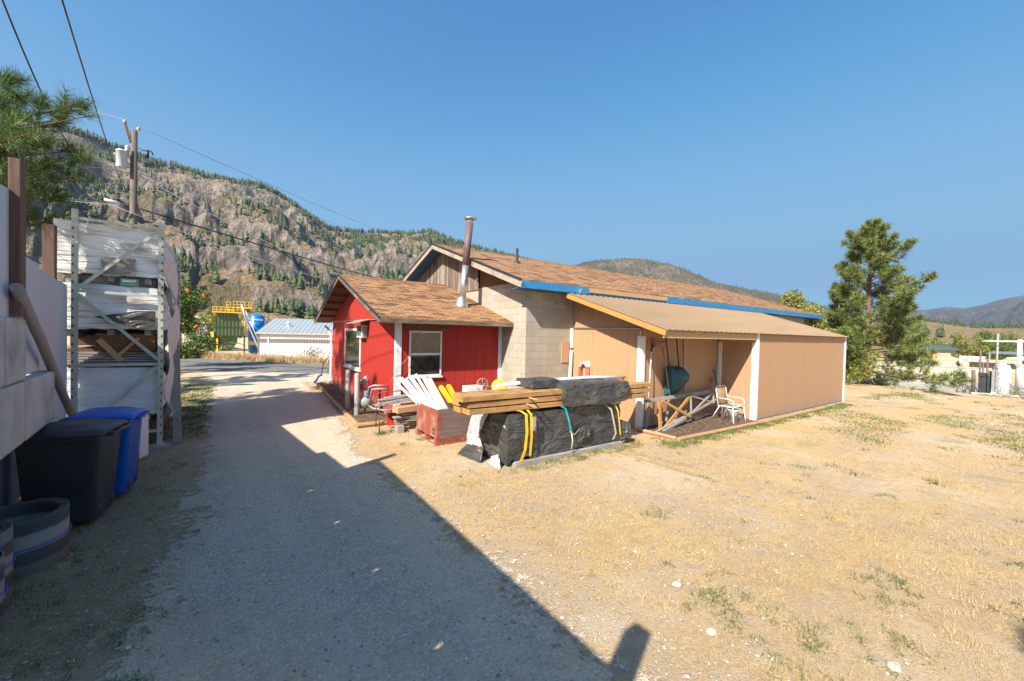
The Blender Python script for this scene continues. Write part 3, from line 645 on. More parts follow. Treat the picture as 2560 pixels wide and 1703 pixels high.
# ------------------------------------------------------------------ tan lean-to shed
t = thing('shed', 'tan wood sided lean to shed with white posts and ribbed metal roof', 'shed', (8.274, 6.276, 0))
LZ = lambda y: 2.461+.319*(y-5.15)
w = MB()
w.poly([(8.274, 8.697, -.05), (8.274, 6.276, -.05), (8.274, 6.276, LZ(6.276)-.05), (8.274, 8.3, LZ(8.3)-.05), (8.274, 8.697, LZ(8.3)-.05)])
w.poly([(8.274, 6.276, -.05), (11.92, 6.276, -.05), (11.92, 6.276, LZ(6.276)-.05), (8.274, 6.276, LZ(6.276)-.05)])
w.poly([(11.92, 6.276, .05), (11.92, 5.24, .05), (11.92, 5.24, LZ(5.24)-.05), (11.92, 6.276, LZ(6.276)-.05)])
w.poly([(11.92, 5.24, .06), (19.05, 5.24, .06), (19.05, 5.24, LZ(5.24)-.05), (11.92, 5.24, LZ(5.24)-.05)])
w.poly([(19.05, 5.24, .06), (19.05, 8.697, .06), (19.05, 8.697, LZ(8.3)), (19.05, 5.24, LZ(5.24)-.05)])
w.build('wall', m_tan, t)
MB().box(8.29, 6.29, -.15, 11.9, 8.6, .12).box(11.93, 5.26, -.15, 19.04, 8.6, .09).box(8.26, 6.262, -.1, 11.9, 6.29, .10).build('foundation', m_conc, t)
# ribbed roof sheet
cs = []; x = 7.58
while x < 19.1:
    cs += [(x, 0), (x+.10, 0), (x+.112, .022), (x+.134, .022), (x+.146, 0)]; x += .235
cs.append((19.15, 0)); cs = [c for c in cs if c[0] <= 19.15]
w = MB(); ys = (5.13, 8.3); vs = []
for (cx, h) in cs:
    for y in ys: vs.append((cx, y, LZ(y)+h))
    for y in ys: vs.append((cx, y, LZ(y)+h-.006))
fs = []
for i in range(len(cs)-1):
    a = i*4; c = a+4; fs += [(a, c, c+1, a+1), (a+2, a+3, c+3, c+2), (a, a+2, c+2, c)]
w.add(vs, fs); roof = w.build('roof', m_corr, t)
MB().beam((7.60, 5.15, LZ(5.15)-.075), (7.60, 8.3, LZ(8.3)-.075), .035, .12).build('barge_board', m_orange, roof)
MB().box(7.62, 5.20, 2.28, 11.86, 5.24, 2.435).build('header_beam', m_raw, roof)
for x in (8.2, 8.8, 9.4, 10.0, 10.6, 11.2, 11.8):
    MB().beam((x, 5.24, LZ(5.24)-.06), (x, 8.25, LZ(8.25)-.06), .038, .09).build('rafter', m_raw, roof)
MB().box(11.82, 5.244, 2.2, 11.90, 6.2, 2.28).build('cross_beam', m_raw, roof)
MB().box(8.235, 6.225, 0, 8.36, 6.37, 2.31).build('post', m_white, t)
MB().box(11.885, 5.205, .02, 12.03, 5.34, 2.45).build('post', m_white, t)
MB().box(18.96, 5.21, .02, 19.08, 5.239, 2.45).build('corner_board', m_white, t)
MB().box(11.82, 6.17, 0, 11.90, 6.25, 2.2).build('post', m_white, t)
MB().tube([(8.25, 8.66, 2.50), (8.25, 6.33, 2.50), (8.25, 6.30, 2.46), (8.25, 6.30, 2.31)], .018, 8).build('conduit', m_galv, t)
MB().box(8.15, 8.66, 1.92, 8.25, 8.69, 2.50).build('trim_board', m_white, t)
# hose on a hook with its switch box
t = thing('garden_hose', 'red rubber hose coiled over a grey hanger on the tan end wall', 'hose', (8.27, 8.15, 1.0))
m_hose = simple('red_rubber', (.42, .10, .07), (.55, .16, .11), 8, rough=.55)
MB().tube([(8.19, 8.15+.13*math.cos(a), 1.38+.13*math.sin(a)) for a in [i*math.pi/8 for i in range(9)]], .05, 8, smooth=True).build('hanger', simple('grey_plastic', (.32, .30, .29), (.38, .36, .34), 5, rough=.6), t)
h = MB()
for k in range(7):
    s = .11+.035*(k % 4); L_ = .55+.09*k % .28; dx = .012*(k % 3)
    pts = [(8.20-dx, 8.15+s, 1.0-L_*.5), (8.20-dx, 8.15+s*.95, 1.2), (8.19-dx, 8.15+s*.8, 1.42), (8.18-dx, 8.15, 1.50+.008*k), (8.19-dx, 8.15-s*.8, 1.42), (8.20-dx, 8.15-s*.95, 1.15), (8.20-dx, 8.15-s*.9, .85-L_*.3), (8.2-dx, 8.15, .62-L_*.3), (8.2-dx, 8.15+s*.9, .8-L_*.3), (8.20-dx, 8.15+s, 1.0-L_*.5)]
    h.tube(pts, .011, 6)
h.build('hose', m_hose, t)
MB().box(8.20, 7.97, 1.40, 8.272, 8.10, 1.56).build('outlet_box', m_white, t, bevel=.006)
o = MB().beam((8.07, 8.62, 0), (8.16, 8.64, 1.86), .025, .10, up=(1, 0, 0)).build('board', m_white); tag(o, 'narrow white board leaning in the corner where block and tan walls meet', 'board')

# ------------------------------------------------------------------ mulch beds and timber edging
def gz_(x, y): return float(gh(x, y))
mb = MB(); xs = np.linspace(0, 1, 14); pts = []
for i in range(40):
    yy = 9.85+(18.0-9.85)*i/39
    for j in range(10):
        xl = 2.5+.3*(yy-9.85)/8.15; xx = xl+(3.40-xl)*j/9; pts.append((xx, yy, .05+.05*float(fbm(np.array(xx*6), np.array(yy*6), 3))+.02*math.sin(j/9*3.14)))
mb.add(pts, [(i*10+j, i*10+j+1, (i+1)*10+j+1, (i+1)*10+j) for i in range(39) for j in range(9)], 0, True)
tag(mb.build('mulch_bed', m_mulch), 'dark bark mulch bed along the red gable wall', kind='structure')
mb = MB(); pts = []
for i in range(36):
    for j in range(12):
        xx = 8.2+(11.95-8.2)*i/35; yy = 5.1+(6.28-5.1)*j/11; pts.append((xx, yy, .03+.05*float(fbm(np.array(xx*7), np.array(yy*7), 3))))
mb.add(pts, [(i*12+j, (i+1)*12+j, (i+1)*12+j+1, i*12+j+1) for i in range(35) for j in range(11)], 0, True)
tag(mb.build('mulch_bed', m_mulch), 'bark mulch bed in the recess of the tan shed', kind='structure')
def timber(p, q, label, r=.055):
    mb = MB(); k = 7; P = [Vector(p).lerp(Vector(q), i/(k-1))+Vector((random.uniform(-.008, .008), random.uniform(-.008, .008), 0)) for i in range(k)]
    mb.tube(P, r, 8, smooth=False); return tag(mb.build('edging_timber', m_log), label, 'timber', 'round timbers edging the beds')
timber((2.44, 9.74, .06), (2.60, 13.3, .07), 'near left edging timber of the mulch bed by the red cabin')
timber((2.60, 13.4, .07), (2.83, 17.5, .08), 'far left edging timber of the mulch bed by the red cabin')
timber((2.42, 9.70, .06), (3.36, 9.76, .06), 'front edging timber of the mulch bed beside the grey scrap wood', .06)
timber((8.08, 6.2, .05), (8.12, 5.16, .05), 'short edging timber of the mulch bed at the left end of the shed recess', .045)
timber((8.12, 5.10, .05), (11.9, 5.00, .05), 'long edging timber in front of the mulch bed with the lawn chair', .05)
timber((11.95, 5.0, .04), (16.5, 5.02, .04), 'edging timber half sunk in grass along the long tan wall', .045)

# ------------------------------------------------------------------ left side: wall, fence, rack, bins
FX = lambda y: -1.1-.09*(y-.3)
m_tarpw, nt, N, L, b = nmat('white_tarp')
v = coords(nt, 'UV', (1, 1, 1)); f = noise(nt, coords(nt, 'Object', (.5, .5, 6)), 2.2, 7, .7); f2 = noise(nt, coords(nt, 'Object', (.5, .5, 6)), 3.2, 5, .6, .4)
col = ramp(nt, f, [(.30, (.20, .13, .09)), (.42, (.48, .43, .38)), (.50, (.72, .72, .71)), (.8, (.78, .79, .80))])
wv = N.new('ShaderNodeTexWave'); wv.inputs['Scale'].default_value = 5; wv.inputs['Distortion'].default_value = 6; wv.bands_direction = 'Y'; wv.inputs['Detail'].default_value = 3; L.new(coords(nt, 'Object', (.25, 1, 1)), wv.inputs['Vector'])
L.new(col, b.inputs['Base Color']); b.inputs['Roughness'].default_value = .5
bump(nt, b, f2, .03)
m_tarpg = simple('clean_white_tarp', (.70, .73, .76), (.60, .63, .66), 2.2, (.6, .6, 3), rough=.5, bmp=.03, bscale=4, kind='Object', dirt=((.42, .36, .30), 1.5, .55, .8))
m_tarpk, nt, N, L, b = nmat('black_tarp')
v = coords(nt, 'Object'); f = noise(nt, v, 4, 6, .65, .8); f2 = math_(nt, 'ADD', math_(nt, 'ABSOLUTE', math_(nt, 'SUBTRACT', noise(nt, coords(nt, 'Object', (.8, .8, 2.0), (.3, .6, .2)), 2.4, 2, .45, 1.2), .5)), math_(nt, 'MULTIPLY', noise(nt, coords(nt, 'Object', (.8, .8, 2.6), (.5, .2, .4)), 7, 4, .6, .6), .16)); f3 = noise(nt, v, 2.0, 5, .6)
L.new(mix(nt, ramp(nt, f3, [(.52, 0), (.75, .55)]), ramp(nt, f, [(.35, (.035, .035, .036)), (.7, (.075, .073, .072))]), (.15, .125, .10)), b.inputs['Base Color'])
b.inputs['Roughness'].default_value = .38; b.inputs['Specular IOR Level'].default_value = .6; bump(nt, b, f2, .10)
m_rack = simple('rack_paint', (.36, .40, .33), (.46, .49, .42), 5, (1, 1, 1), rough=.5, dirt=((.24, .16, .10), 6, .60, .75))
m_dwood = simple('dark_wood', (.10, .06, .045), (.17, .10, .075), 3, (12, 1, 1), rough=.9, bmp=.003)
m_grey = simple('grey_wood', (.22, .20, .18), (.38, .35, .31), 3, (1.2, 14, 1), rough=.9, bmp=.003)
m_greyv = simple('grey_wood_upright', (.22, .20, .18), (.34, .31, .28), 3, (14, 1.2, 1), rough=.9, bmp=.003)
m_panel, nt, N, L, b = nmat('fence_sheet')
b.inputs['Base Color'].default_value = (.44, .48, .54, 1); b.inputs['Roughness'].default_value = .42; b.inputs['Metallic'].default_value = .15
def ecoblock(y0, y1, z0, label, back=0.0, h=.585):
    mb = MB(); a = (FX(y0)-back, y0+.012); c = (FX(y1)-back, y1-.012); d = Vector((c[0]-a[0], c[1]-a[1], 0)).normalized(); nrm = Vector((-d.y, d.x, 0))
    if nrm.x > 0: nrm = -nrm
    A = Vector((a[0], a[1], z0)); B_ = Vector((c[0], c[1], z0)); U = Vector((0, 0, h)); T = nrm*.6; ch = .03
    pts = lambda o, k: [A+o+d*k, B_+o-d*k, B_+o-d*k+T-nrm*0, A+o+d*k+T]
    mb.slab([A, B_, B_+T, A+T], U)
    o = mb.build('concrete_block', m_conc, None, bevel=.03)
    return tag(o, label, 'concrete block', 'stacked concrete wall blocks')
n_ = 0
names = ['top', 'second', 'third', 'bottom']
for r, (z0, spans) in enumerate([(1.755, [(-3.25, -2.05), (-2.05, -.85), (-.85, .35), (.35, 1.55), (1.55, 2.75), (2.75, 3.95), (3.95, 5.12), (5.12, 5.74)]), (1.165, [(-3.9, -2.7), (-2.7, -1.5), (-1.5, -.3), (-.3, .9), (.9, 2.1), (2.1, 3.3), (3.3, 4.5), (4.5, 5.7), (5.7, 6.92)]), (.575, [(2.5, 3.7), (3.7, 4.9), (4.9, 6.1), (6.1, 7.3)]), (-.015, [(3.1, 4.3), (4.3, 5.5), (5.5, 6.7), (6.7, 7.9)])]):
    for i, (a, c) in enumerate(spans):
        k = len(spans)-1-i
        far = ['farthest', 'second', 'third', 'fourth', 'fifth', 'sixth', 'seventh', 'eighth', 'ninth'][k]+(' from the far end' if k else ' one')
        ecoblock(a, c, z0, 'concrete block in the %s row of the left wall, %s' % (names[r], far), .0 if r < 2 else .46)
# corrugated fence above the wall
def fence(name, y0, y1, zb0, zb1, zt0, zt1, label, off=-.06):
    t = thing(name, label, 'fence', (FX(y0)+off, y0, zb0))
    cs = []; n = int((y1-y0)/.034); 
    for i in range(n+1):
        s = i/n; y = y0+(y1-y0)*s; cs.append((FX(y)+off+.008*(1 if i % 2 else -1), y, zb0+(zb1-zb0)*s, zt0+(zt1-zt0)*s))
    vs = []; fs = []
    for (x, y, a, c) in cs: vs += [(x, y, a), (x, y, c), (x-.006, y, a), (x-.006, y, c)]
    for i in range(n): k = i*4; q = k+4; fs += [(k, q, q+1, k+1), (k+2, k+3, q+3, q+2), (k+1, q+1, q+3, k+3), (k, k+2, q+2, q)]
    MB().add(vs, fs).build('sheet', m_panel, t)
    MB().beam((FX(y0)+off-.05, y0, zt0-.25), (FX(y1)+off-.05, y1, zt1-.25), .06, .09).beam((FX(y0)+off-.05, y0, zb0+.2), (FX(y1)+off-.05, y1, zb1+.2), .06, .09).build('rail', m_dwood, t)
    return t
fence('metal_fence', -5.5, 5.50, 2.345, 2.345, 2.6, 3.47, 'tall white corrugated metal fence panel above the concrete blocks')
fence('metal_fence', 5.50, 6.70, 1.76, 1.76, 2.98, 2.95, 'lower grey corrugated metal fence panel behind the brown post', -.10)
fence('metal_fence', 6.3, 10.0, 0.2, 0.2, 3.05, 2.95, 'grey corrugated fence panel behind the leaning pole and the rack', -.35)
def post(x, y, z0, z1, w, d, label):
    o = MB().box(x-w/2, y-d/2, z0, x+w/2, y+d/2, z1).build('fence_post', m_dwood, bevel=.006); return tag(o, label, 'post')
post(-1.585, 5.50, 2.345, 3.74, .075, .12, 'tall brown wooden post between the white and grey fence panels')
post(-2.46, 9.75, 0, 3.90, .14, .12, 'brown wooden post at the left side of the tarp wrapped bundles')
post(-1.16, .28, 0, 3.46, .15, .15, 'brown wooden fence post at the near end of the white fence')
o = MB().tube([(-1.53, 5.30, 2.60), (-1.62, 6.2, 2.1), (-1.80, 7.6, 1.38), (-1.93, 8.7, .80)], .045, 8, smooth=True).build('leaning_pole', m_greyv); tag(o, 'grey weathered pole leaning from the fence down toward the rack', 'pole')

def lump(mb, lo, hi, res=.05, amp=.03, nf=2.5, seed=0, st=(1, 1, 1), bottom=False, mi=0, bulge=.0, rag=0, fold=.5):
    lo = np.array(lo, float); hi = np.array(hi, float); c = (lo+hi)/2; h = (hi-lo)/2
    faces = [(0, 1), (0, -1), (1, 1), (1, -1), (2, 1)]+([(2, -1)] if bottom else [])
    for ax, sg in faces:
        u, v = [i for i in range(3) if i != ax]
        nu = max(3, int((hi[u]-lo[u])/res)); nv = max(3, int((hi[v]-lo[v])/res))
        U, W = np.meshgrid(np.linspace(lo[u], hi[u], nu), np.linspace(lo[v], hi[v], nv), indexing='ij')
        P = np.zeros((nu, nv, 3)); P[..., u] = U; P[..., v] = W; P[..., ax] = c[ax]+sg*h[ax]
        q = (P-c)/h; dr = np.sign(q)*np.abs(q)**7; dr /= np.maximum(np.linalg.norm(dr, axis=-1, keepdims=True), 1e-6)
        a = P*np.array(st)*nf+seed
        f = (fbm(a[..., 0]+a[..., 2]*.71, a[..., 1]+a[..., 2]*.53, 4)-.5)*2
        g = ridged(a[..., 0]*1.3+a[..., 2]*.9+7, a[..., 1]*1.3-a[..., 2]*.8+3, 4)-.6
        d = amp*(f*(1-fold)+g*fold*1.8)+bulge*(1-np.abs(q).prod(-1))
        low = np.clip((P[..., 2]-lo[2])/(.15), 0, 1)
        P = P+dr*d[..., None]
        if rag: P[..., 2] += (1-low)*rag*(fbm(a[..., 0]*4, a[..., 1]*4+a[..., 2], 3)-.3)
        o = len(mb.v); mb.v += [tuple(p) for p in P.reshape(-1, 3)]
        idx = np.arange(nu*nv).reshape(nu, nv)+o
        qf = np.stack([idx[:-1, :-1], idx[1:, :-1], idx[1:, 1:], idx[:-1, 1:]], -1).reshape(-1, 4)
        flip = (sg > 0) == (ax == 1)
        if flip: qf = qf[:, ::-1]
        for f_ in qf: mb.smooth.add(len(mb.f)); mb.f.append(tuple(int(i) for i in f_)); mb.m.append(mi)
    return mb
# storage rack
rk = thing('storage_rack', 'pale green steel pallet rack upright frame with slotted posts holding wrapped lumber', 'rack', (-1.65, 9.95, 0))
def upright(x, y, zt):
    mb = MB().box(x-.038, y-.03, .06, x+.038, y+.03, zt); hh = mb; mb.m = [0]*len(mb.f)
    for i in range(int((zt-.3)/.152)): hh.box(x+(-.030 if x < -2 else .006), y-.0325, .25+i*.152, x+(-.006 if x < -2 else .030), y-.0302, .29+i*.152, 1)
    p = hh.build('post', [m_rack, m_dwood], rk)
    MB().box(x-.08, y-.06, .045, x+.08, y+.06, .06).build('foot_plate', m_rack, p)
for y in (9.95, 12.8):
    upright(-2.22, y, 4.25 if y < 11 else 4.2); upright(-1.10, y, 4.25 if y < 11 else 4.2)
def brace(x0, z0, x1, z1): MB().beam((x0, 9.945, z0), (x1, 9.945, z1), .028, .05, up=(0, 1, 0) if False else Z).build('brace', m_rack, rk)
for a in ((-2.18, 4.10, -1.14, 4.09), (-1.14, 4.05, -2.18, 2.90), (-2.18, 2.86, -1.14, 2.84), (-2.18, 2.78, -1.14, 1.66), (-2.18, 1.575, -1.14, 1.57), (-1.14, 1.52, -2.18, .36), (-2.18, .32, -1.14, .32)): brace(*a)
for z in (.52, 1.45, 2.1, 3.02):
    for x in (-1.10, -2.22): MB().beam((x, 9.98, z), (x, 12.77, z), .05, .10).build('load_beam', simple('beam_green', (.05, .10, .08), (.07, .14, .11), 5, rough=.6) if 'beam_green' not in MATS else MATS['beam_green'], rk)
for i, (zt, zb) in enumerate([(4.06, 3.16), (2.99, 2.20), (1.50, .62)]):
    lab = ['dirty white tarp wrapped lumber bundle on the top level of the rack', 'white tarp wrapped lumber bundle on the middle level of the rack', 'clean white tarp wrapped lumber bundle on the lowest level of the rack'][i]
    t = thing('wrapped_lumber', lab, 'lumber bundle', (-1.75, 10.05, zb), 'wrapped lumber bundles on the rack')
    MB(); mb = lump(MB(), (-2.49, 10.06, zb), (-1.16, 14.0, zt), .045, [.03, .035, .05][i], 2.6, i*9.1, (.6, 1, 3.2), bulge=.01, rag=.08)
    mb.build('tarp', m_tarpw if i < 2 else m_tarpg, t)
    pl = MB()
    for x in (-2.3, -1.8, -1.3): pl.box(x-.045, 10.1, zb-.10, x+.045, 13.8, zb-.005)
    pl.build('bearer', m_grey, t)
    if i == 0:
        bd = MB()
        for k in range(9): bd.box(-1.92+.02*random.random(), 10.005+.008*random.random(), zb+.015+k*.036, -1.50+.04*random.random(), 10.04, zb+.044+k*.036)
        bd.build('board', m_grey, t)
        sg = MB().box(-1.66, 10.0, 3.00, -1.42, 10.012, 3.13).build('sign', simple('green_sign', (.02, .09, .075), (.03, .11, .09), 6, rough=.5), t)
    if i == 1:
        fl = MB(); pts = [(-2.0, 10.0, 2.42), (-1.45, 9.99, 2.55), (-1.18, 9.99, 2.56), (-1.18, 9.99, 2.25), (-1.35, 9.985, 2.22), (-1.7, 9.985, 2.34)]
        fl.slab(pts, (0, .012, 0)); fl.build('torn_flap', m_tarpk, t)
def text_mesh(body, size, loc, rot, mat, parent, name='lettering', depth=.002, sx=1, bold=0):
    cu = bpy.data.curves.new(name, 'FONT'); cu.body = body; cu.size = size; cu.extrude = depth; cu.offset = bold; cu.align_x = 'CENTER'
    tmp = bpy.data.objects.new('tmp', cu); COL.objects.link(tmp); dg = bpy.context.evaluated_depsgraph_get(); dg.update()
    me = bpy.data.meshes.new_from_object(tmp.evaluated_get(dg)); bpy.data.objects.remove(tmp)
    Mx = Matrix.Translation(Vector(loc)) @ rot.to_matrix().to_4x4() @ Matrix.Diagonal((sx, 1, 1, 1)); org = Vector(parent['_org'])
    me.transform(Matrix.Translation(-org) @ Mx); me.materials.clear(); me.materials.append(mat)
    ob = bpy.data.objects.new(name, me); COL.objects.link(ob); ob.parent = parent; ob['_org'] = tuple(org); return ob
from mathutils import Euler
text_mesh('LAHAT', .052, (-1.54, 9.998, 3.07), Euler((rad(90), 0, 0)), m_white, sg, sx=1.1)
# loose timber between the bundles, plus fill added against sun streaks
t = thing('lumber_pile', 'dark old boards and blocks stacked between the wrapped bundles on the rack', 'lumber', (-1.8, 10.1, 1.5))
mb = MB()
for k in range(5): mb.beam((-2.45, 10.12+.02*k, 1.60+.045*k), (-1.15+.05*random.random(), 10.1+.03*k, 1.585+.045*k), .10, .03)
mb.build('board', m_grey, t)
mb = MB()
for k in range(6): mb.beam((-1.85+.13*k, 10.3, 1.85), (-1.85+.13*k, 13.5, 1.85), .10, .10)
mb.build('block', m_dwood, t)
MB().box(-2.0, 10.12, 1.80, -1.2, 10.15, 2.13).build('panel', m_bwood, t)
MB().box(-2.42, 10.22, 1.52, -1.22, 13.8, 1.60).box(-2.42, 10.32, 1.60, -1.22, 13.8, 1.84).box(-2.38, 10.42, 1.90, -1.24, 13.8, 2.09).box(-2.42, 10.2, .08, -1.2, 13.8, .50).build('sun_block_fill', m_dwood, t)  # solid boxes added to stop sun streaks passing through the rack
MB().box(-2.40, 10.25, 3.0, -1.22, 13.8, 3.155).build('sun_gap_fill', m_grey, t)  # added slab that blocks sun in the gap under the top bundle
MB().beam((-1.95, 10.08, 2.02), (-1.65, 10.1, 1.62), .03, .09).beam((-1.7, 10.07, 1.72), (-1.42, 10.07, 2.05), .03, .05).build('scrap', m_raw, t)
# torn sheet hanging from the right side of the rack
mb = MB(); vs = []; nu, nv = 26, 60
for i in range(nu):
    for j in range(nv):
        s = i/(nu-1); z = 3.55-j/(nv-1)*2.95; k = sstep(3.3, 2.2, z)
        x = -1.04+.06*math.sin(z*5+s*5)+.09*float(k)*(.6+.5*math.sin(z*2.6+1))+.03*math.sin(s*19+z*3); y = 10.0+s*.7
        vs.append((x+.05*float(fbm(np.array(s*5), np.array(z*4), 3)), y, z+.12*math.sin(s*9)*(j/(nv-1))))
mb.add(vs, [(i*nv+j, (i+1)*nv+j, (i+1)*nv+j+1, i*nv+j+1) for i in range(nu-1) for j in range(nv-1)], 0, True)
o = mb.build('torn_sheet', simple('pink_white_sheet', (.62, .54, .50), (.70, .66, .64), 2, rough=.6, bmp=.01, bscale=9)); sd = o.modifiers.new('thickness', 'SOLIDIFY'); sd.thickness = .006
tag(o, 'torn pinkish white plastic sheet hanging down the right side of the rack', 'tarp')
o = MB().box(-1.35, 9.70, .0, -.94, 10.1, .05).box(-1.33, 9.72, -.05, -.96, 10.08, .02).build('timber_block', m_greyv); tag(o, 'flat grey timber block under the right foot of the rack', 'block')
o = MB().box(-1.30, 8.25, 0, -1.17, 8.37, .75).build('timber_post', m_dwood); tag(o, 'short dark timber post behind the blue bin', 'post')
o = MB().slab([(-1.24, 9.05, .05), (-1.17, 9.28, .05), (-1.17, 9.28, .75), (-1.24, 9.05, .75)], (-.03, .01, 0)).build('board', m_white, bevel=.01); tag(o, 'small rounded white board standing behind the blue bin', 'board')
o = MB().beam((-.86, 10.2, 0), (-.90, 10.2, 1.7), .12, .10, up=(0, 1, 0)).build('timber_post', m_greyv); tag(o, 'grey weathered post behind the torn sheet at the rack', 'post')

# wheeled bins
m_bk = simple('black_plastic', (.028, .032, .037), (.045, .050, .055), 3, rough=.45, spec=.4)
m_bl = simple('blue_plastic', (.005, .075, .36), (.01, .10, .45), 3, rough=.38, spec=.5)
def bin_(x, y, z, w, d, h, mat, label, rot=0):
    t = thing('wheelie_bin', label, 'bin', (x, y, z), 'wheeled garbage bins by the wall')
    R_ = Matrix.Rotation(rot, 3, 'Z')
    def P(a, b_, c): q = R_ @ Vector((a, b_, 0)); return (x+q.x, y+q.y, z+c)
    def ring(sx, sy, c, oy=0, r=.06, n=5):
        pts = []
        for (cx, cy, a0) in ((sx-r, sy-r, 0), (-sx+r, sy-r, 90), (-sx+r, -sy+r, 180), (sx-r, -sy+r, 270)):
            for i in range(n): a = rad(a0+90*i/(n-1)); pts.append(P(cx+r*math.cos(a), cy+oy+r*math.sin(a), c))
        return pts
    def loft(rings, cap=True):
        mb = MB(); k = len(rings[0]); vs = [p for r_ in rings for p in r_]
        mb.add(vs, [(i*k+j, i*k+(j+1) % k, (i+1)*k+(j+1) % k, (i+1)*k+j) for i in range(len(rings)-1) for j in range(k)], 0, True)
        if cap: mb.f.append(tuple(range(k-1, -1, -1))); mb.m.append(0); mb.f.append(tuple((len(rings)-1)*k+j for j in range(k))); mb.m.append(0)
        return mb
    a, b_ = w/2, d/2
    body = loft([ring(a*.80, b_*.74, 0), ring(a*.83, b_*.78, .05), ring(a*.95, b_*.95, h*.88), ring(a*.96, b_*.96, h*.885), ring(a*1.0, b_*1.0, h*.89), ring(a*1.0, b_*1.0, h*.93)]).build('body', mat, t)
    lid = loft([ring(a*1.07, b_*1.05, h*.925), ring(a*1.10, b_*1.08, h*.945), ring(a*1.08, b_*1.06, h*.975), ring(a*.85, b_*.85, h*1.0, 0, .1), ring(a*.55, b_*.6, h*1.03, 0, .08), ring(a*.5, b_*.5, h*1.035, 0, .05)])
    lid = lid.build('lid', mat, t)
    hb = MB().tube([P(a*.0-a*.75, b_*1.18, h*.93), P(a*.75, b_*1.18, h*.93)], .016, 8)
    for s in (-.7, 0, .7): hb.beam(P(a*s, b_*1.0, h*.93), P(a*s, b_*1.2, h*.93), .03, .05)
    hb.build('handle', mat, t)
    for s in (-1, 1):
        q = R_ @ Vector((1, 0, 0))
        MB().lathe(P(s*a*.5-.03, b_*.55, .10), [(0, 0), (.10, .0), (.10, .05), (0, .05)], 16, q).build('wheel', m_bk, t)
    return t
bin_(-1.50, 6.66, .06, .66, .72, 1.06, m_bk, 'black wheeled garbage bin with domed lid beside the rubber rolls', rad(-90-8))
bin_(-1.37, 7.46, .06, .58, .66, 1.07, m_bl, 'blue wheeled recycling bin just behind the black bin', rad(-90-6))
# rolled rubber belting
m_rub = None
m_rub, nt, N, L, b = nmat('rubber_belt')
sx = N.new('ShaderNodeSeparateXYZ'); L.new(coords(nt, 'Object'), sx.inputs[0]); f = noise(nt, coords(nt, 'UV', (2, 6, 1)), 3, 6, .6)
band = ramp(nt, math_(nt, 'ADD', math_(nt, 'MULTIPLY', sx.outputs[2], 1.7), math_(nt, 'MULTIPLY', f, .06)), [(.0, (.13, .105, .085)), (.20, (.13, .105, .085)), (.24, (.035, .033, .032)), (.40, (.04, .036, .034)), (.45, (.24, .20, .165)), (.66, (.21, .175, .14)), (.70, (.033, .032, .032)), (.86, (.038, .036, .035)), (.90, (.16, .13, .11))])
L.new(band, b.inputs['Base Color']); b.inputs['Roughness'].default_value = .6; bump(nt, b, f, .006)
def roll(x, y, rx, ry, h, turns, label, ang=0, th=.022):
    t = thing('rubber_roll', label, 'rubber roll', (x, y, 0), 'rolls of rubber belting by the wall'); mb = MB(); n = int(turns*48); ia = []; 
    for i in range(n+1):
        a = 2*math.pi*i/48+ang; k = 1-.17*(1-i/n)*turns/3-.02*math.sin(a*3)*0
        ia.append((k, a))
    vs = []
    for k, a in ia:
        for kk in (k, k-th/max(rx, ry)): vs += [(x+rx*kk*math.cos(a), y+ry*kk*math.sin(a), 0.0), (x+rx*kk*math.cos(a), y+ry*kk*math.sin(a), h)]
    fs = []
    for i in range(n): q = i*4; r_ = q+4; fs += [(q, r_, r_+1, q+1), (q+2, q+3, r_+3, r_+2), (q+1, r_+1, r_+3, q+3)]
    fs += [(n*4, n*4+2, n*4+3, n*4+1), (0, 1, 3, 2)]
    mb.add(vs, fs, 0, True); mb.build('belt', m_rub, t)
    ro = MB(); ro.tube([(x+(rx+.008)*math.cos(a), y+(ry+.008)*math.sin(a), h*.52) for a in [2*math.pi*i/40 for i in range(41)]], .006, 6); ro.build('rope', m_bl, t)
roll(-1.64, 5.72, .33, .36, .50, 3.2, 'widest coil of banded rubber belting next to the black bin', rad(20))
roll(-1.74, 5.04, .26, .27, .60, 3.0, 'middle coil of rubber belting half hidden between two coils', rad(60))
roll(-1.60, 4.55, .225, .22, .56, 3.0, 'nearest coil of rubber belting at the left edge', rad(100))

# ------------------------------------------------------------------ utility pole, wires
m_pole = simple('pole_wood', (.10, .08, .065), (.19, .155, .125), 2.5, (16, 1, 1), rough=.9, bmp=.006)
t = thing('utility_pole', 'weathered wooden utility pole with grey transformer can behind the rack', 'utility pole', (-3.28, 21.9, 0))
MB().tube([(-3.28, 21.9, -.2), (-3.27, 21.9, 10.02)], .135, 14, r2=.105).build('pole', m_pole, t)
MB().beam((-3.36, 21.85, 9.5), (-3.52, 21.85, 10.2), .075, .08, up=(0, 1, 0)).build('arm', m_bwood, t)
m_porc = simple('porcelain', (.45, .42, .38), (.55, .52, .48), 4, rough=.25)
for (x, z) in ((-3.53, 10.20), (-3.13, 10.03)):
    MB().lathe((x, 21.85, z), [(.015, -.1), (.02, 0), (.065, .02), (.04, .05), (.075, .08), (.04, .11), (.0, .14)], 14).build('insulator', m_porc, t)
m_can = simple('transformer_grey', (.46, .50, .52), (.54, .58, .60), 4, rough=.45)
tr = MB().lathe((-3.60, 21.75, 8.40), [(0, 0), (.15, .0), (.165, .04), (.165, .62), (.18, .63), (.18, .66), (.13, .70), (0, .71)], 22).build('transformer', m_can, t)
MB().lathe((-3.44, 21.7, 9.08), [(.05, 0), (.07, .05), (.05, .10), (.07, .14), (.05, .2), (0, .24)], 12).build('bushing', m_white, tr)
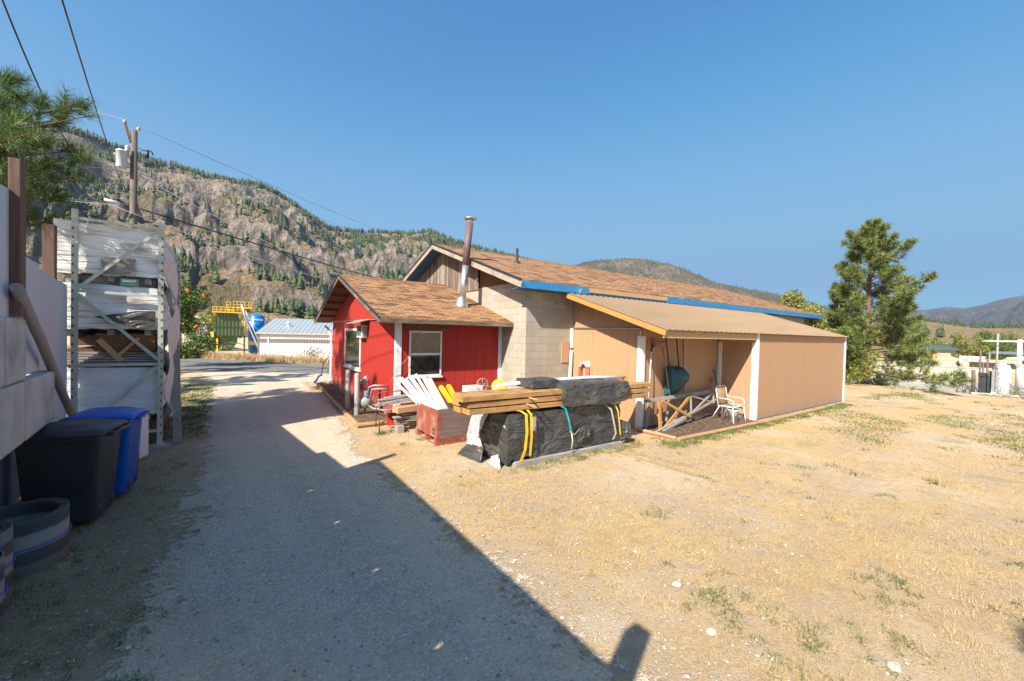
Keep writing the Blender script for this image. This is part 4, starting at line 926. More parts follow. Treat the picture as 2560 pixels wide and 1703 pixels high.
MB().box(-3.82, 21.68, 8.85, -3.76, 21.8, 8.93).box(-3.46, 21.7, 8.85, -3.36, 21.82, 8.93).box(-3.46, 21.7, 8.50, -3.36, 21.82, 8.58).build('bracket', m_can, tr)
MB().tube([(-3.12, 21.8, 9.33), (-2.95, 21.75, 9.25), (-2.85, 21.75, 9.30), (-2.72, 21.75, 9.27), (-2.68, 21.75, 9.15)], .022, 8).tube([(-2.86, 21.75, 9.28), (-2.84, 21.75, 8.98)], .055, 8).build('cutout_fuse', m_drip, t)
MB().lathe((-2.25, 22.3, 9.02), [(0, -.09), (.05, -.05), (.05, .05), (0, .09)], 8).build('clamp', m_galv, t)
m_wire = simple('wire', (.03, .03, .03), (.05, .05, .05), 3, rough=.6); m_wireg = simple('grey_wire', (.26, .27, .29), (.3, .31, .33), 3, rough=.6); m_wirel = simple('bright_wire', (.55, .54, .52), (.62, .61, .59), 3, rough=.5)
def wire(p, q, sag, r, label, mat=None, n=24):
    p = Vector(p); q = Vector(q); pts = [p.lerp(q, i/n)-Vector((0, 0, 4*sag*(i/n)*(1-i/n))) for i in range(n+1)]
    o = MB().tube(pts, r, 5).build('overhead_wire', mat or m_wire); return tag(o, label, 'wire', 'overhead wires from the utility pole')
wire((-3.12, 21.85, 10.2), (35.2, 48.78, 10.81), .8, .013, 'uppermost thin wire running right from the pole top', m_wireg)
wire((-2.9, 21.7, 9.25), (35.2, 48.73, 9.02), .3, .008, 'thin wire running right from the black fuse', m_wireg)
wire((-3.2, 21.88, 8.39), (35.2, 48.69, 7.64), .7, .016, 'pale wire crossing the cliffs right of the pole', m_wireg)
wire((-3.2, 21.88, 8.29), (35.2, 48.70, 8.24), 3.35, .022, 'bright sagging service wire crossing the cliffs', m_wirel)
wire((-3.16, 21.82, 6.95), (35.2, 48.64, 6.03), .6, .034, 'thick black cable crossing the cliffs above the cabin roof')
wire((-3.81, 21.05, 6.77), (25.4, 55.55, 7.96), 1.4, .018, 'pale guy wire passing behind the top of the rack', m_wirel)
wire((-3.24, 21.9, 8.29), (-9.56, 31.2, 8.95), -.6, .018, 'grey wire running left behind the pine branches')
wire((-3.41, 22.0, 7.07), (-9.56, 31.2, 8.85), .05, .022, 'thick black cable running left behind the pine')
wire((-3.81, 21.05, 6.77), (-9.55, 31.2, 8.75), .05, .010, 'pale guy wire running left behind the pine', m_wireg)
wire((-3.53, 21.85, 10.33), (-9.6, 31.33, 13.34), -.2, .008, 'uppermost thin wire running left', m_wireg)
wire((-3.7, 22.2, 7.97), (-2.15, 8.92, 7.2), .1, .013, 'black service drop left of the transformer, right one of two')
wire((-2.15, 8.92, 7.2), (-1.1, 0, 6.9), .02, .010, 'near span of the right black service drop')
wire((-3.85, 22.2, 8.05), (-2.89, 9.44, 7.18), 1.05, .013, 'black service drop behind the pine tips, left one of two')
wire((-2.89, 9.44, 7.18), (-2.2, 0, 8.2), .05, .010, 'near span of the left black service drop')
o = MB().tube([(-4.05, 21.6, 7.05), (-3.62, 21.6, 6.98)], .05, 10).build('splice_case', m_white); tag(o, 'white splice case hanging on the cable left of the pole', 'cable box')
t = thing('utility_pole', 'far wooden utility pole beyond the long brown roof', 'utility pole', (35.3, 48.9, -2))
MB().tube([(35.3, 48.9, -3), (35.3, 48.9, 11.3)], .17, 10, r2=.12).build('pole', m_pole, t)
MB().beam((34.6, 49.9, 10.75), (36.0, 47.9, 10.75), .1, .12).build('arm', m_pole, t)

# ------------------------------------------------------------------ yard clutter in front of the buildings
for i, (x, y, h, lab) in enumerate(((2.68, 11.85, 1.17, 'farther grey steel bollard in front of the gas meter'), (2.68, 10.83, 1.17, 'nearer grey steel bollard in front of the gas meter'))):
    mb = MB().lathe((x, y, 0), [(.066, 0), (.066, h-.02), (.058, h), (0, h+.008)], 20); o = mb.build('bollard', m_conc if False else simple('grey_pipe_paint', (.28, .28, .28), (.36, .36, .35), 4, rough=.55, dirt=((.3, .27, .24), 3, .6, .8)) if 'grey_pipe_paint' not in MATS else MATS['grey_pipe_paint'])
    tag(o, lab, 'bollard', 'steel bollards by the gas meter')
m_gp = simple('grey_meter_paint', (.24, .24, .25), (.33, .33, .33), 5, rough=.5)
t = thing('gas_meter', 'grey gas meter with regulator and pipes against the red gable wall', 'gas meter', (3.0, 10.7, .1))
MB().lathe((2.92, 10.83, .40), [(0, -.10), (.13, -.10), (.15, -.06), (.15, .06), (.13, .10), (0, .10)], 18, (0, 1, 0)).lathe((2.92, 10.83, .40), [(0, .10), (.05, .11), (.05, .14), (0, .15)], 12, (0, 1, 0)).build('meter_body', m_gp, t)
MB().box(2.86, 10.70, .56, 2.98, 10.95, .70).build('index_box', simple('meter_blue', (.12, .2, .34), (.3, .33, .38), 8, rough=.4), t, bevel=.01)
MB().tube([(2.93, 10.98, .12), (2.93, 10.98, .90), (2.93, 10.95, .98)], .024, 8).tube([(2.93, 10.70, .62), (2.93, 10.62, .82), (3.0, 10.45, .88), (3.34, 10.40, .86)], .026, 8).tube([(2.95, 10.68, .35), (2.97, 10.50, .78), (3.1, 10.36, .80), (3.34, 10.33, .78)], .022, 8).tube([(2.95, 10.7, .32), (2.98, 10.4, .30), (3.2, 10.2, .26), (3.36, 10.15, .26)], .024, 8).build('pipe', m_gp, t)
MB().lathe((2.93, 10.98, .95), [(0, -.05), (.09, -.05), (.10, -.01), (.10, .02), (.05, .06), (.04, .12), (0, .13)], 16).lathe((2.84, 10.98, .92), [(0, 0), (.05, .01), (.05, .07), (0, .08)], 12, (-1, 0, 0)).build('regulator', m_gp, t)
t = thing('snow_shovel', 'dark blue snow shovel with bent handle leaning on the far cabin corner', 'shovel', (3.0, 17.75, .1))
MB().tube([(3.30, 17.72, 1.42), (3.24, 17.74, 1.15), (3.08, 17.76, .95), (3.03, 17.78, .7), (3.00, 17.78, .42)], .018, 8).build('handle', m_bl if False else simple('navy_plastic', (.01, .03, .12), (.012, .04, .16), 5, rough=.35), t)
mb = MB(); pts = [(3.02+.0, 17.62, .45), (3.02, 17.98, .45), (2.90, 18.0, .38), (2.90, 17.6, .38), (2.82, 17.6, .22), (2.82, 18.0, .22), (2.72, 18.0, .12), (2.72, 17.6, .12)]
mb.add(pts, [(0, 1, 2, 3), (3, 2, 5, 4), (4, 5, 6, 7)], 0, True); s_ = mb.build('blade', MATS['navy_plastic'], t); q = s_.modifiers.new('t', 'SOLIDIFY'); q.thickness = .012

# scrap wood pile and pipe frame beside the crate
t = thing('scrap_wood', 'untidy stack of grey weathered boards between the cabin and the crate', 'scrap wood', (3.2, 9.0, 0))
mb = MB()
for k in range(9):
    z = .14+k*.048; a = random.uniform(-.04, .04); w_ = random.uniform(.9, 1.3)
    mb.beam((2.98+random.uniform(-.08, .08)+.02*(9-k), 8.95+random.uniform(-.05, .25), z), (2.98+w_, 8.95+random.uniform(-.05, .25)+a, z+random.uniform(-.01, .01)), random.uniform(.09, .18), .025)
for k in range(5):
    mb.beam((2.75+random.uniform(-.1, .2), 9.15+.06*k, .60+k*.03), (4.0+random.uniform(-.2, .2), 9.05+.09*k, .66+k*.03), .13, .022)
mb.build('board', m_grey, t)
MB().beam((3.05, 8.95, .50), (3.6, 9.0, .52), .3, .12).build('plywood', m_tanp, t)
MB().box(3.05, 8.75, 0, 3.2, 8.95, .16).box(3.6, 8.8, 0, 3.8, 9.0, .14).build('support', m_grey, t)
MB().slab([(2.98, 9.3, .08), (3.32, 9.22, .08), (3.32, 9.30, .36), (3.0, 9.38, .36)], (0, .02, 0)).build('red_panel', m_red, t)
t = thing('pipe_frame', 'thin rusty pipe frame standing over the grass beside the scrap wood', 'frame', (2.85, 9.0, 0))
MB().tube([(2.72, 9.0, 0), (2.72, 9.0, .66), (2.78, 9.02, .70), (3.9, 9.25, .78)], .013, 8).tube([(2.60, 9.25, .60), (3.4, 9.2, .66)], .012, 8).tube([(2.82, 9.6, .0), (2.82, 9.6, .78), (2.9, 9.6, .82), (3.9, 9.5, .86)], .012, 8).build('pipe', m_rust, t)

# red wooden bin
m_crate = simple('worn_red_wood', (.22, .045, .028), (.30, .075, .045), 3, (12, 1, 1), rough=.85, bmp=.003, dirt=((.34, .20, .15), 4, .48, .66))
m_crate2 = simple('worn_plywood', (.13, .09, .08), (.22, .15, .13), 2.5, (1, 8, 1), rough=.85, bmp=.002, dirt=((.25, .06, .04), 3, .55, .68))
CR = (3.40, 7.42); CW, CD = 1.22, 1.10
t = thing('wooden_crate', 'weathered red wooden orchard crate numbered 27 full of painted boards', 'crate', (CR[0], CR[1], 0))
x0, y0, x1, y1 = CR[0], CR[1], CR[0]+CW, CR[1]+CD
MB().box(x0, y0+.02, .14, x0+.025, y1-.02, .72).build('side_panel', m_crate, t)
MB().box(x1-.025, y0+.02, .14, x1, y1-.02, .74).build('side_panel', m_crate2, t)
MB().box(x0+.0, y0, .14, x1, y0+.02, .73).build('side_panel', m_crate2, t)
MB().box(x0, y1-.02, .14, x1, y1, .72).build('side_panel', m_crate2, t)
MB().box(x0+.026, y0+.021, .15, x1-.026, y1-.021, .18).build('floor', m_crate2, t)
for (cx, cy) in ((x0-.022, y0-.002), (x0-.022, y0+CD/2-.05), (x0-.022, y1-.098), ):
    MB().box(cx, cy, 0, cx+.02, cy+.10, .14 if abs(cy-y0-CD/2+.05) < .01 else .16).box(cx+.02, cy, 0, x1, cy+.10, .139).build('runner', m_crate, t)
MB().box(x0-.004, y0-.004, .14, x0+.05, y0-.001, .72).build('corner_strip', m_crate, t)
MB().box(x0-.02, y0+.1, .01, x0-.002, y1-.1, .035).build('bottom_slat', m_crate, t)
text_mesh('27', .17, (x0-.004, y0+.18, .20), Euler((rad(90), 0, rad(-90))), m_drip, t, depth=.0015, sx=.75, bold=.004)
m_wboard = simple('chipped_white_paint', (.72, .72, .71), (.62, .62, .61), 5, rough=.6, bmp=.001, dirt=((.45, .22, .08), 7, .68, .74))
def plank_thing(p, q, w, h, mat, label, group, cat='board', name='painted_board', tip=None):
    mb = MB(); p = Vector(p); q = Vector(q); d = (q-p).normalized()
    mb.beam(p, q, w, h, up=(-.55, -.8, -.1)); o = mb.build(name, mat, bevel=.003)
   
    return tag(o, label, cat, group)
WB = [((3.77, 7.95, .22), (3.12, 9.10, 1.10)), ((3.71, 7.94, .22), (3.12, 8.79, 1.24)), ((3.72, 7.70, .22), (3.12, 8.50, 1.26)), ((3.74, 7.62, .22), (3.12, 8.19, 1.32)), ((3.76, 7.58, .22), (3.14, 7.98, 1.41)), ((3.80, 7.56, .22), (3.16, 7.58, 1.38)), ((3.90, 7.54, .22), (3.20, 7.47, 1.36))]
order_w = ['leftmost narrow', 'second from the left', 'third from the left', 'fourth from the left', 'tallest middle', 'second from the right', 'widest rightmost']
for i, ((bt, tp), nm) in enumerate(zip(WB, order_w)):
    plank_thing(bt, tp, [.06, .09, .055, .085, .06, .09, .14][i], .02, m_wboard, '%s white painted board sticking out of the red crate' % nm, 'white boards standing in the crate')
m_yel = simple('yellow_paint', (.78, .45, .01), (.85, .52, .02), 5, rough=.5, dirt=((.5, .42, .32), 8, .62, .75))
for i, (bt, tp, nm) in enumerate((((4.15, 7.6, .3), (3.66, 7.9, 1.14), 'left'), ((4.26, 7.66, .3), (3.85, 7.92, 1.15), 'right'))):
    t2 = thing('ski', '%s one of two yellow painted skis standing in the red crate' % nm, 'ski', bt)
    mb = MB(); P_, Q = Vector(bt), Vector(tp); d = (Q-P_).normalized(); sd = d.cross(Vector((0, -1, .3))).normalized(); nn_ = sd.cross(d).normalized()
    oln = [P_-sd*.06, P_+sd*.06]+[Q-d*.06+sd*.06*math.cos(a)+d*.07*math.sin(a) for a in [math.pi*k/8 for k in range(9)]]
    mb.slab([oln[0], oln[1]]+oln[2:], nn_*.02); mb.build('ski_body', m_yel, t2)
    MB().beam(Q-d*.22-nn_*.003, Q-d*.04-nn_*.003, .035, .004, up=nn_).build('strip', m_galv, t2)
# old saw with handwheel behind the planks
t = thing('old_machine', 'old machine with a spoked handwheel and yellow disc guard behind the planks', 'machine', (5.8, 9.25, 0))
wl = MB()
wl.tube([(5.55+.17*math.cos(a), 9.3, .90+.17*math.sin(a)) for a in [2*math.pi*i/28 for i in range(29)]], .013, 6)
for k in range(5): a = 2*math.pi*k/5+.3; wl.tube([(5.55, 9.3, .90), (5.55+.17*math.cos(a), 9.3, .90+.17*math.sin(a))], .009, 5)
wl.build('handwheel', m_gp, t)
dd_ = Vector((-.35, -.8, .35)).normalized()
MB().lathe((6.0, 9.15, .84), [(0, 0), (.19, 0), (.215, -.02), (.215, -.05), (0, -.05)], 28, dd_).build('guard', m_yel, t)
MB().tube([(6.0, 9.17, .80), (5.95, 9.2, .0)], .03, 8).tube([(5.6, 9.32, .88), (6.0, 9.2, .74)], .025, 8).box(5.75, 9.1, 0, 6.2, 9.4, .06).box(5.66, 9.22, .70, 5.86, 9.3, .78).build('frame', m_rust, t)
o = MB().box(5.2, 9.5, 0, 5.7, 9.8, .84).build('white_box', m_white, bevel=.02); tag(o, 'white box behind the handwheel against the red cabin', 'box')

# tarped bundle
t = thing('tarped_lumber', 'lumber bundle wrapped in torn black tarp and tied with yellow and teal straps', 'lumber bundle', (3.86, 5.58, 0))
mb = lump(MB(), (3.88, 5.62, .03), (6.72, 6.55, .90), .025, .06, 1.9, 4.4, (.9, 1.2, 1.3), rag=.18, fold=.65, bulge=.012)
mb.build('tarp', m_tarpk, t)
def drape(pts, nu, nv, amp, seed):
    """bilinear sheet between four corner points, crumpled"""
    A, B_, C_, D_ = [np.array(p, float) for p in pts]; mb = MB(); vs = []
    nn_ = np.cross(B_-A, D_-A); nn_ /= np.linalg.norm(nn_)
    for i in range(nu):
        for j in range(nv):
            u, v_ = i/(nu-1), j/(nv-1); p = (A*(1-u)+B_*u)*(1-v_)+(D_*(1-u)+C_*u)*v_
            d = amp*(float(ridged(np.array(u*3+seed), np.array(v_*3+seed), 4))-.6)*2; e = .03*(float(fbm(np.array(u*9+seed), np.array(v_*9), 3))-.5)
            vs.append(tuple(p+nn_*d+np.array([e, e, e])*(1 if min(u, v_, 1-u, 1-v_) < .08 else .3)))
    mb.add(vs, [(i*nv+j, (i+1)*nv+j, (i+1)*nv+j+1, i*nv+j+1) for i in range(nu-1) for j in range(nv-1)], 0, True); return mb
m_silver = simple('silver_tarp', (.30, .30, .32), (.44, .43, .42), 3, rough=.45, bmp=.02, bscale=7, kind='Object', dirt=((.22, .19, .16), 4, .58, .75))
for pts, mt, nm in (([(3.84, 6.12, .92), (3.80, 6.62, .90), (3.70, 6.74, .40), (3.76, 6.42, .42)], m_silver, 'flap'), ([(3.76, 6.40, .44), (3.70, 6.72, .42), (3.62, 6.65, .14), (3.74, 6.2, .20)], m_silver, 'flap'), ([(3.72, 6.15, .26), (3.60, 6.55, .22), (3.50, 6.75, .0), (3.62, 6.05, .02)], m_tarpk, 'flap'),
                    ([(3.80, 5.78, .20), (3.77, 5.95, .12), (3.70, 5.95, .0), (3.74, 5.58, .0)], m_silver, 'flap'), ([(5.5, 5.55, .48), (5.8, 5.52, .62), (5.78, 5.54, .30), (5.52, 5.54, .26)], m_tarpk, 'flap'), ([(6.35, 5.60, 1.02), (6.75, 5.58, 1.08), (6.78, 5.62, .86), (6.45, 5.60, .84)], m_silver, 'flap'),
                    ([(6.72, 5.6, .55), (6.95, 5.5, .45), (7.0, 5.5, .12), (6.74, 5.58, .10)], m_tarpk, 'flap')):
    o = drape(pts, 22, 22, .03, pts[0][2]*9).build(nm, mt, t); q = o.modifiers.new('t', 'SOLIDIFY'); q.thickness = .004
for x in (4.0, 5.2, 6.4): MB().box(x, 5.62, 0, x+.09, 6.5, .05).build('bearer', m_grey, t)
MB().box(4.0, 5.52, .0, 6.75, 5.60, .085).box(3.95, 6.5, 0, 6.7, 6.58, .08).build('skid', m_grey, t)
MB().beam((4.15, 5.70, .945), (4.25, 6.4, .945), .09, .05).beam((6.2, 5.70, .93), (6.2, 6.4, .93), .09, .05).build('spacer', m_grey, t)
m_teal = simple('teal_strap', (.0, .33, .34), (.02, .42, .42), 5, rough=.5); m_cream = simple('cream_strap', (.45, .40, .30), (.55, .50, .38), 5, rough=.6)
def strap(pts, w, mat, label):
    mb = MB()
    P_ = [Vector(p) for p in pts]; vs = []
    for i, p in enumerate(P_):
        vs += [p+Vector((-w/2, 0, 0)), p+Vector((w/2, 0, 0))]
    mb.add(vs, [(i*2, i*2+1, i*2+3, i*2+2) for i in range(len(P_)-1)]); o = mb.build('strap', mat, t, label=label); q = o.modifiers.new('t', 'SOLIDIFY'); q.thickness = .004
strap([(3.98, 5.62, .985), (4.12, 5.57, .955), (4.19, 5.52, .90), (4.20, 5.50, .6), (4.17, 5.50, .3), (4.10, 5.52, .10), (3.98, 5.53, .08)], .055, m_yel, 'yellow ratchet strap')
strap([(4.24, 5.56, .97), (4.28, 5.50, .90), (4.29, 5.48, .5), (4.28, 5.50, .18)], .045, m_yel, 'yellow ratchet strap')
strap([(5.02, 5.62, .98), (5.10, 5.52, .93), (5.17, 5.49, .7), (5.24, 5.49, .45)], .04, m_teal, 'teal strap')
strap([(6.26, 5.6, .90), (6.34, 5.50, .80), (6.43, 5.49, .5), (6.50, 5.5, .30), (6.42, 5.5, .18)], .045, m_cream, 'cream strap')
strap([(6.52, 5.58, .90), (6.56, 5.51, .75), (6.60, 5.50, .5), (6.64, 5.50, .25)], .035, m_yel, 'yellow webbing at the right end')
MB().tube([(5.24, 5.48, .45), (5.26, 5.47, .3), (5.24, 5.48, .15)], .012, 6).tube([(5.18, 5.47, .5), (5.3, 5.47, .42), (5.45, 5.48, .52)], .006, 6).build('rope_tie', m_cream, t)
MB().box(4.30, 5.455, .68, 4.36, 5.485, .86).box(4.29, 5.45, .62, 4.34, 5.47, .70).build('ratchet', m_galv, t)

# long planks on the bundle
base_z = [.985, 1.085, 1.19]
lab3 = ['bottom', 'middle', 'top']
for L3, (zz, xs0, xs1) in enumerate(((.975, 3.06, 7.60), (1.085, 3.02, 7.72), (1.195, 3.00, 7.72))):
    for r_, (ya, yb) in enumerate(((5.58, 5.83), (5.84, 6.09))):
        jx = [.05, -.02, .07, .0, -.03, .04][L3*2+r_]; o = MB().beam((xs0+.03*r_+jx, (ya+yb)/2+jx*.3, zz+.045), (xs1-.04*r_-jx, (ya+yb)/2-.02-jx*.2, zz+.045-.02), .245, .088).build('plank', m_orange if False else m_raw2 if 'm_raw2' in globals() else simple('treated_plank', (.33, .17, .055), (.47, .28, .11), 2.2, (1.0, 9, 1), rough=.7, bmp=.004, dirt=((.13, .07, .03), 1.6, .50, .72)) if 'treated_plank' not in MATS else MATS['treated_plank'], bevel=.006)
        tag(o, 'long thick plank in the %s layer on the black bundle, %s side' % (lab3[L3], 'front' if r_ == 0 else 'back'), 'plank', 'long planks laid on the black bundle')
for (a, c) in (((4.42, 5.50, 1.18), (4.35, 5.75, 1.20)), ((4.40, 5.47, 1.06), (4.32, 5.75, 1.085))):
    pass
o = MB().beam((4.30, 5.36, 1.175), (4.30, 5.70, 1.182), .035, .018, up=Z).build('spacer_stick', m_raw); tag(o, 'upper thin wood spacer stick poking out of the planks', 'stick')
o = MB().beam((4.26, 5.34, 1.055), (4.26, 5.70, 1.077), .035, .014, up=Z).build('spacer_stick', m_raw); tag(o, 'lower thin wood spacer stick poking out of the planks', 'stick')
t = thing('tarp', 'crumpled black tarp draped over the right half of the long planks', 'tarp', (5.0, 5.6, .95))
lump(MB(), (5.08, 5.50, .955), (6.86, 6.15, 1.345), .022, .055, 2.4, 12.3, (1.3, 1, 1.5), bottom=True, fold=.6, bulge=.02).build('tarp', m_tarpk, t)
lump(MB(), (4.50, 5.75, 1.30), (5.14, 6.25, 1.44), .03, .04, 3, 2.2, bottom=True, fold=.6).build('rolled_end', m_tarpk, t)
t = thing('plastic_pipe', 'long white plastic pipe lying on top of the planks and black tarp', 'pipe', (4.0, 6.1, 1.33))
MB().tube([(4.0, 6.18, 1.34), (5.3, 6.15, 1.38), (6.3, 6.05, 1.40), (7.18, 5.95, 1.37)], .035, 12).build('pipe', m_white, t)
t = thing('rope_bundle', 'small tangle of orange rope at the end of the white pipe', 'rope', (7.25, 5.95, 1.36))
mb = MB(); rr = random.Random(3); pts = [Vector((7.24+rr.uniform(-.07, .07), 5.95+rr.uniform(-.06, .06), 1.36+rr.uniform(-.05, .07))) for _ in range(26)]
mb.tube(pts, .012, 5).build('rope', simple('orange_rope', (.62, .24, .02), (.7, .32, .05), 9, rough=.8), t)

# truss frames against the shed wall
t = thing('truss', 'grey and orange wooden truss frame leaning in the shed recess', 'truss', (8.3, 6.1, 0))
def bm(p, q, w, h, mt, nm='strut'): return MB().beam(p, q, w, h, up=(0, 1, 0)).build(nm, mt, t)
bm((8.12, 6.02, .76), (11.36, 6.08, .82), .05, .05, m_grey, 'chord'); bm((8.12, 5.97, .745), (11.36, 6.05, .765), .04, .03, m_grey, 'chord')
bm((8.18, 5.78, .02), (11.35, 6.0, .56), .05, .05, m_grey, 'chord'); bm((8.32, 5.70, .02), (9.6, 5.86, .22), .06, .04, m_grey, 'chord')
bm((8.55, 5.86, .02), (8.60, 5.96, .74), .10, .03, m_orange); bm((8.62, 5.84, .05), (9.92, 5.95, .76), .07, .03, m_orange); bm((8.68, 5.93, .74), (9.80, 5.85, .25), .06, .03, m_orange)
bm((9.96, 5.95, .75), (9.92, 5.90, .27), .05, .03, m_grey); bm((9.98, 5.95, .76), (11.1, 5.98, .50), .04, .03, m_grey); bm((9.9, 5.9, .28), (11.05, 5.98, .76), .05, .03, m_grey); bm((11.12, 5.98, .78), (11.12, 5.95, .48), .05, .03, m_grey)
MB().box(11.14, 6.02, .42, 11.42, 6.05, .74).build('gusset', m_grey, t)
for k in range(7): bm((8.35+.42*k, 6.14, .04+.05*k), (8.38+.42*k+.1, 6.16, .72), .07, .03, m_greyv, 'batten')
# hung tools
def tool(name, label, cat, loc): return thing(name, label, cat, loc)
m_sled = simple('dark_green_plastic', (.008, .06, .06), (.012, .085, .08), 3, rough=.4, spec=.5)
t = tool('snow_scoop', 'dark green snow scoop hanging by its black loop handle on the recess wall', 'snow scoop', (9.3, 6.1, .8))
MB().tube([(9.22, 6.12, 1.50), (9.08, 6.15, 2.28), (9.11, 6.15, 2.36), (9.18, 6.15, 2.39), (9.44, 6.15, 2.39), (9.50, 6.15, 2.36), (9.54, 6.15, 2.28), (9.64, 6.12, 1.50)], .017, 8).build('handle', m_drip, t)
mb = MB(); rows = [(1.54, 6.20, 0), (1.52, 6.05, .0), (1.47, 5.95, .01), (1.33, 5.86, .06), (1.22, 5.86, .05), (.98, 5.99, -.04), (.84, 6.12, -.08), (.80, 6.2, -.09)]
vs = []; ncol = 21
for (z, y, sh) in rows:
    for j in range(ncol): s = j/(ncol-1); vs.append((9.22+sh+.44*s, y+(.028 if (j//2) % 2 else 0), z-.01*math.sin(s*3.1)))
mb.add(vs, [(i*ncol+j, i*ncol+j+1, (i+1)*ncol+j+1, (i+1)*ncol+j) for i in range(len(rows)-1) for j in range(ncol-1)], 0, False)
for s in (0, ncol-1): mb.add([vs[i*ncol+s] for i in range(len(rows))], [tuple(range(len(rows)))])
o = mb.build('scoop', m_sled, t); q = o.modifiers.new('t', 'SOLIDIFY'); q.thickness = .008
t = tool('leaf_rake', 'fan leaf rake with white handle leaning near the left shed post', 'rake', (8.3, 6.1, .8))
MB().tube([(8.26, 6.02, .80), (8.49, 6.14, 2.0)], .014, 8).build('handle', m_white, t)
mb = MB()
for k in range(15): a = rad(40+5.2*k)-rad(14); mb.tube([(8.49, 6.14, 2.0), (8.49+.30*math.cos(a), 6.16, 2.0+.27*math.sin(a)), (8.49+.32*math.cos(a), 6.12, 2.0+.30*math.sin(a))], .004, 4)
mb.tube([(8.47, 6.14, 1.93), (8.50, 6.14, 2.04)], .024, 8).build('tines', m_drip, t)
t = tool('garden_rake', 'iron bow rake hanging head up with long wooden handle', 'rake', (9.0, 6.1, .7))
MB().tube([(9.20, 6.05, .70), (8.98, 6.14, 1.92)], .014, 8).build('handle', m_grey, t)
mb = MB().tube([(8.98, 6.14, 1.90), (8.96, 6.15, 2.0)], .012, 6).tube([(8.97, 6.15, 2.0), (8.84, 6.15, 2.08), (8.79, 6.15, 2.18)], .007, 5).tube([(8.97, 6.15, 2.0), (9.08, 6.15, 2.08), (9.12, 6.15, 2.18)], .007, 5).beam((8.78, 6.15, 2.18), (9.13, 6.15, 2.18), .02, .02)
for k in range(12): mb.tube([(8.79+.03*k, 6.15, 2.18), (8.79+.03*k, 6.10, 2.20)], .004, 4)
mb.build('head', m_rust, t)
t = tool('roof_broom', 'long thin black pole with a flat head hanging right of the green scoop', 'broom', (9.9, 6.2, .84))
MB().tube([(9.97, 6.18, .84), (9.92, 6.2, 2.34)], .012, 8).build('handle', m_drip, t); MB().box(9.72, 6.05, 2.34, 10.2, 6.15, 2.37).build('head', m_cream, t)
def digtool(name, lab, cat, p, q, mat, blade=True, grip=None):
    t = tool(name, lab, cat, p); MB().tube([p, q], .016, 8).build('handle', mat, t)
    if grip:
        Q = Vector(q); MB().tube([Q, Q+Vector((-.06, 0, .07)), Q+Vector((-.055, 0, .15)), Q+Vector((.055, 0, .15)), Q+Vector((.06, 0, .07)), Q], .012, 6).build('grip', grip, t)
    if blade:
        P_ = Vector(p); mb = MB(); mb.add([P_+Vector((-.10, -.02, .0)), P_+Vector((.10, -.02, 0)), P_+Vector((.09, -.03, -.18)), P_+Vector((0, -.02, -.27)), P_+Vector((-.09, -.03, -.18)), P_+Vector((0, -.06, -.1))], [(0, 1, 5), (1, 2, 5), (2, 3, 5), (3, 4, 5), (4, 0, 5)]); o = mb.build('blade', m_rust, t); s_ = o.modifiers.new('t', 'SOLIDIFY'); s_.thickness = .006
digtool('spade', 'black handled spade standing against the thin white post', 'spade', (11.44, 5.98, .32), (11.30, 6.15, 1.02), m_raw, True, m_drip)
digtool('shovel', 'long handled shovel with black upper handle beside the spade', 'shovel', (11.50, 5.95, .34), (11.36, 6.12, 1.42), m_drip)
digtool('hoe', 'plain grey long handled hoe against the thin white post', 'hoe', (11.52, 6.02, .12), (11.54, 6.16, 1.56), m_grey, False)
digtool('shovel', 'short D grip shovel leaning behind the white lawn chair', 'shovel', (11.20, 5.75, .22), (11.66, 5.98, .86), m_grey, True, m_rust)
digtool('fence_stake', 'yellow tipped stake among the tools in the recess corner', 'stake', (11.62, 6.0, .05), (11.58, 6.12, .98), m_yel, False)
# chair and bucket
CH = Vector((11.28, 5.62, .06))
t = thing('lawn_chair', 'white metal lawn chair with woven tan back facing away from the shed corner', 'chair', CH)
def W3(x, y, z): return CH+Vector((x, y, z))
m_tube = m_white
bk = [W3(-.26, .16, .40), W3(-.24, .24, .84), W3(-.20, .26, .90), W3(.24, .26, .90), W3(.28, .24, .84), W3(.30, .16, .40)]
MB().tube(bk, .014, 8).build('back_frame', m_tube, t)
wv = MB()
for k in range(13): z = .44+.034*k; yy = .17+.08*(z-.40)/.5; wv.tube([W3(-.25, yy, z), W3(.28, yy, z)], .006, 5)
for k in range(9): x = -.21+.058*k; wv.tube([W3(x, .17, .42), W3(x, .25, .89)], .007, 5)
wv.build('webbing', m_raw, t)
st = MB().tube([W3(-.28, -.25, .40), W3(.30, -.25, .40)], .014, 8).tube([W3(-.28, -.25, .40), W3(-.26, .18, .38)], .014, 8).tube([W3(.30, -.25, .40), W3(.30, .18, .38)], .014, 8); st.build('seat_frame', m_tube, t)
wv = MB()
for k in range(12): wv.tube([W3(-.27, -.22+.034*k, .39), W3(.29, -.22+.034*k, .39)], .006, 5)
wv.build('seat_webbing', m_raw, t)
for x in (-.28, .30):
    MB().tube([W3(x, -.25, .40), W3(x-.10 if x < 0 else x-.02, -.33, -.04)], .014, 8).build('leg', m_tube, t)
    MB().tube([W3(x, .10, .62 if 0 else .40), W3(x+.05, .36, -.04)], .014, 8).build('leg', m_tube, t)
    MB().tube([W3(x, .20, .60), W3(x, -.16, .60), W3(x, -.26, .56), W3(x, -.27, .40)], .015, 8).build('armrest', m_tube, t)
MB().box(*(W3(-.2, -.2, .40)), *(W3(.05, -.05, .43))).build('green_rag', simple('green_cloth', (.05, .25, .14), (.08, .3, .18), 9, rough=.9), t)
t = thing('bucket', 'white plastic bucket standing under the lawn chair', 'bucket', (11.16, 5.42, .05))
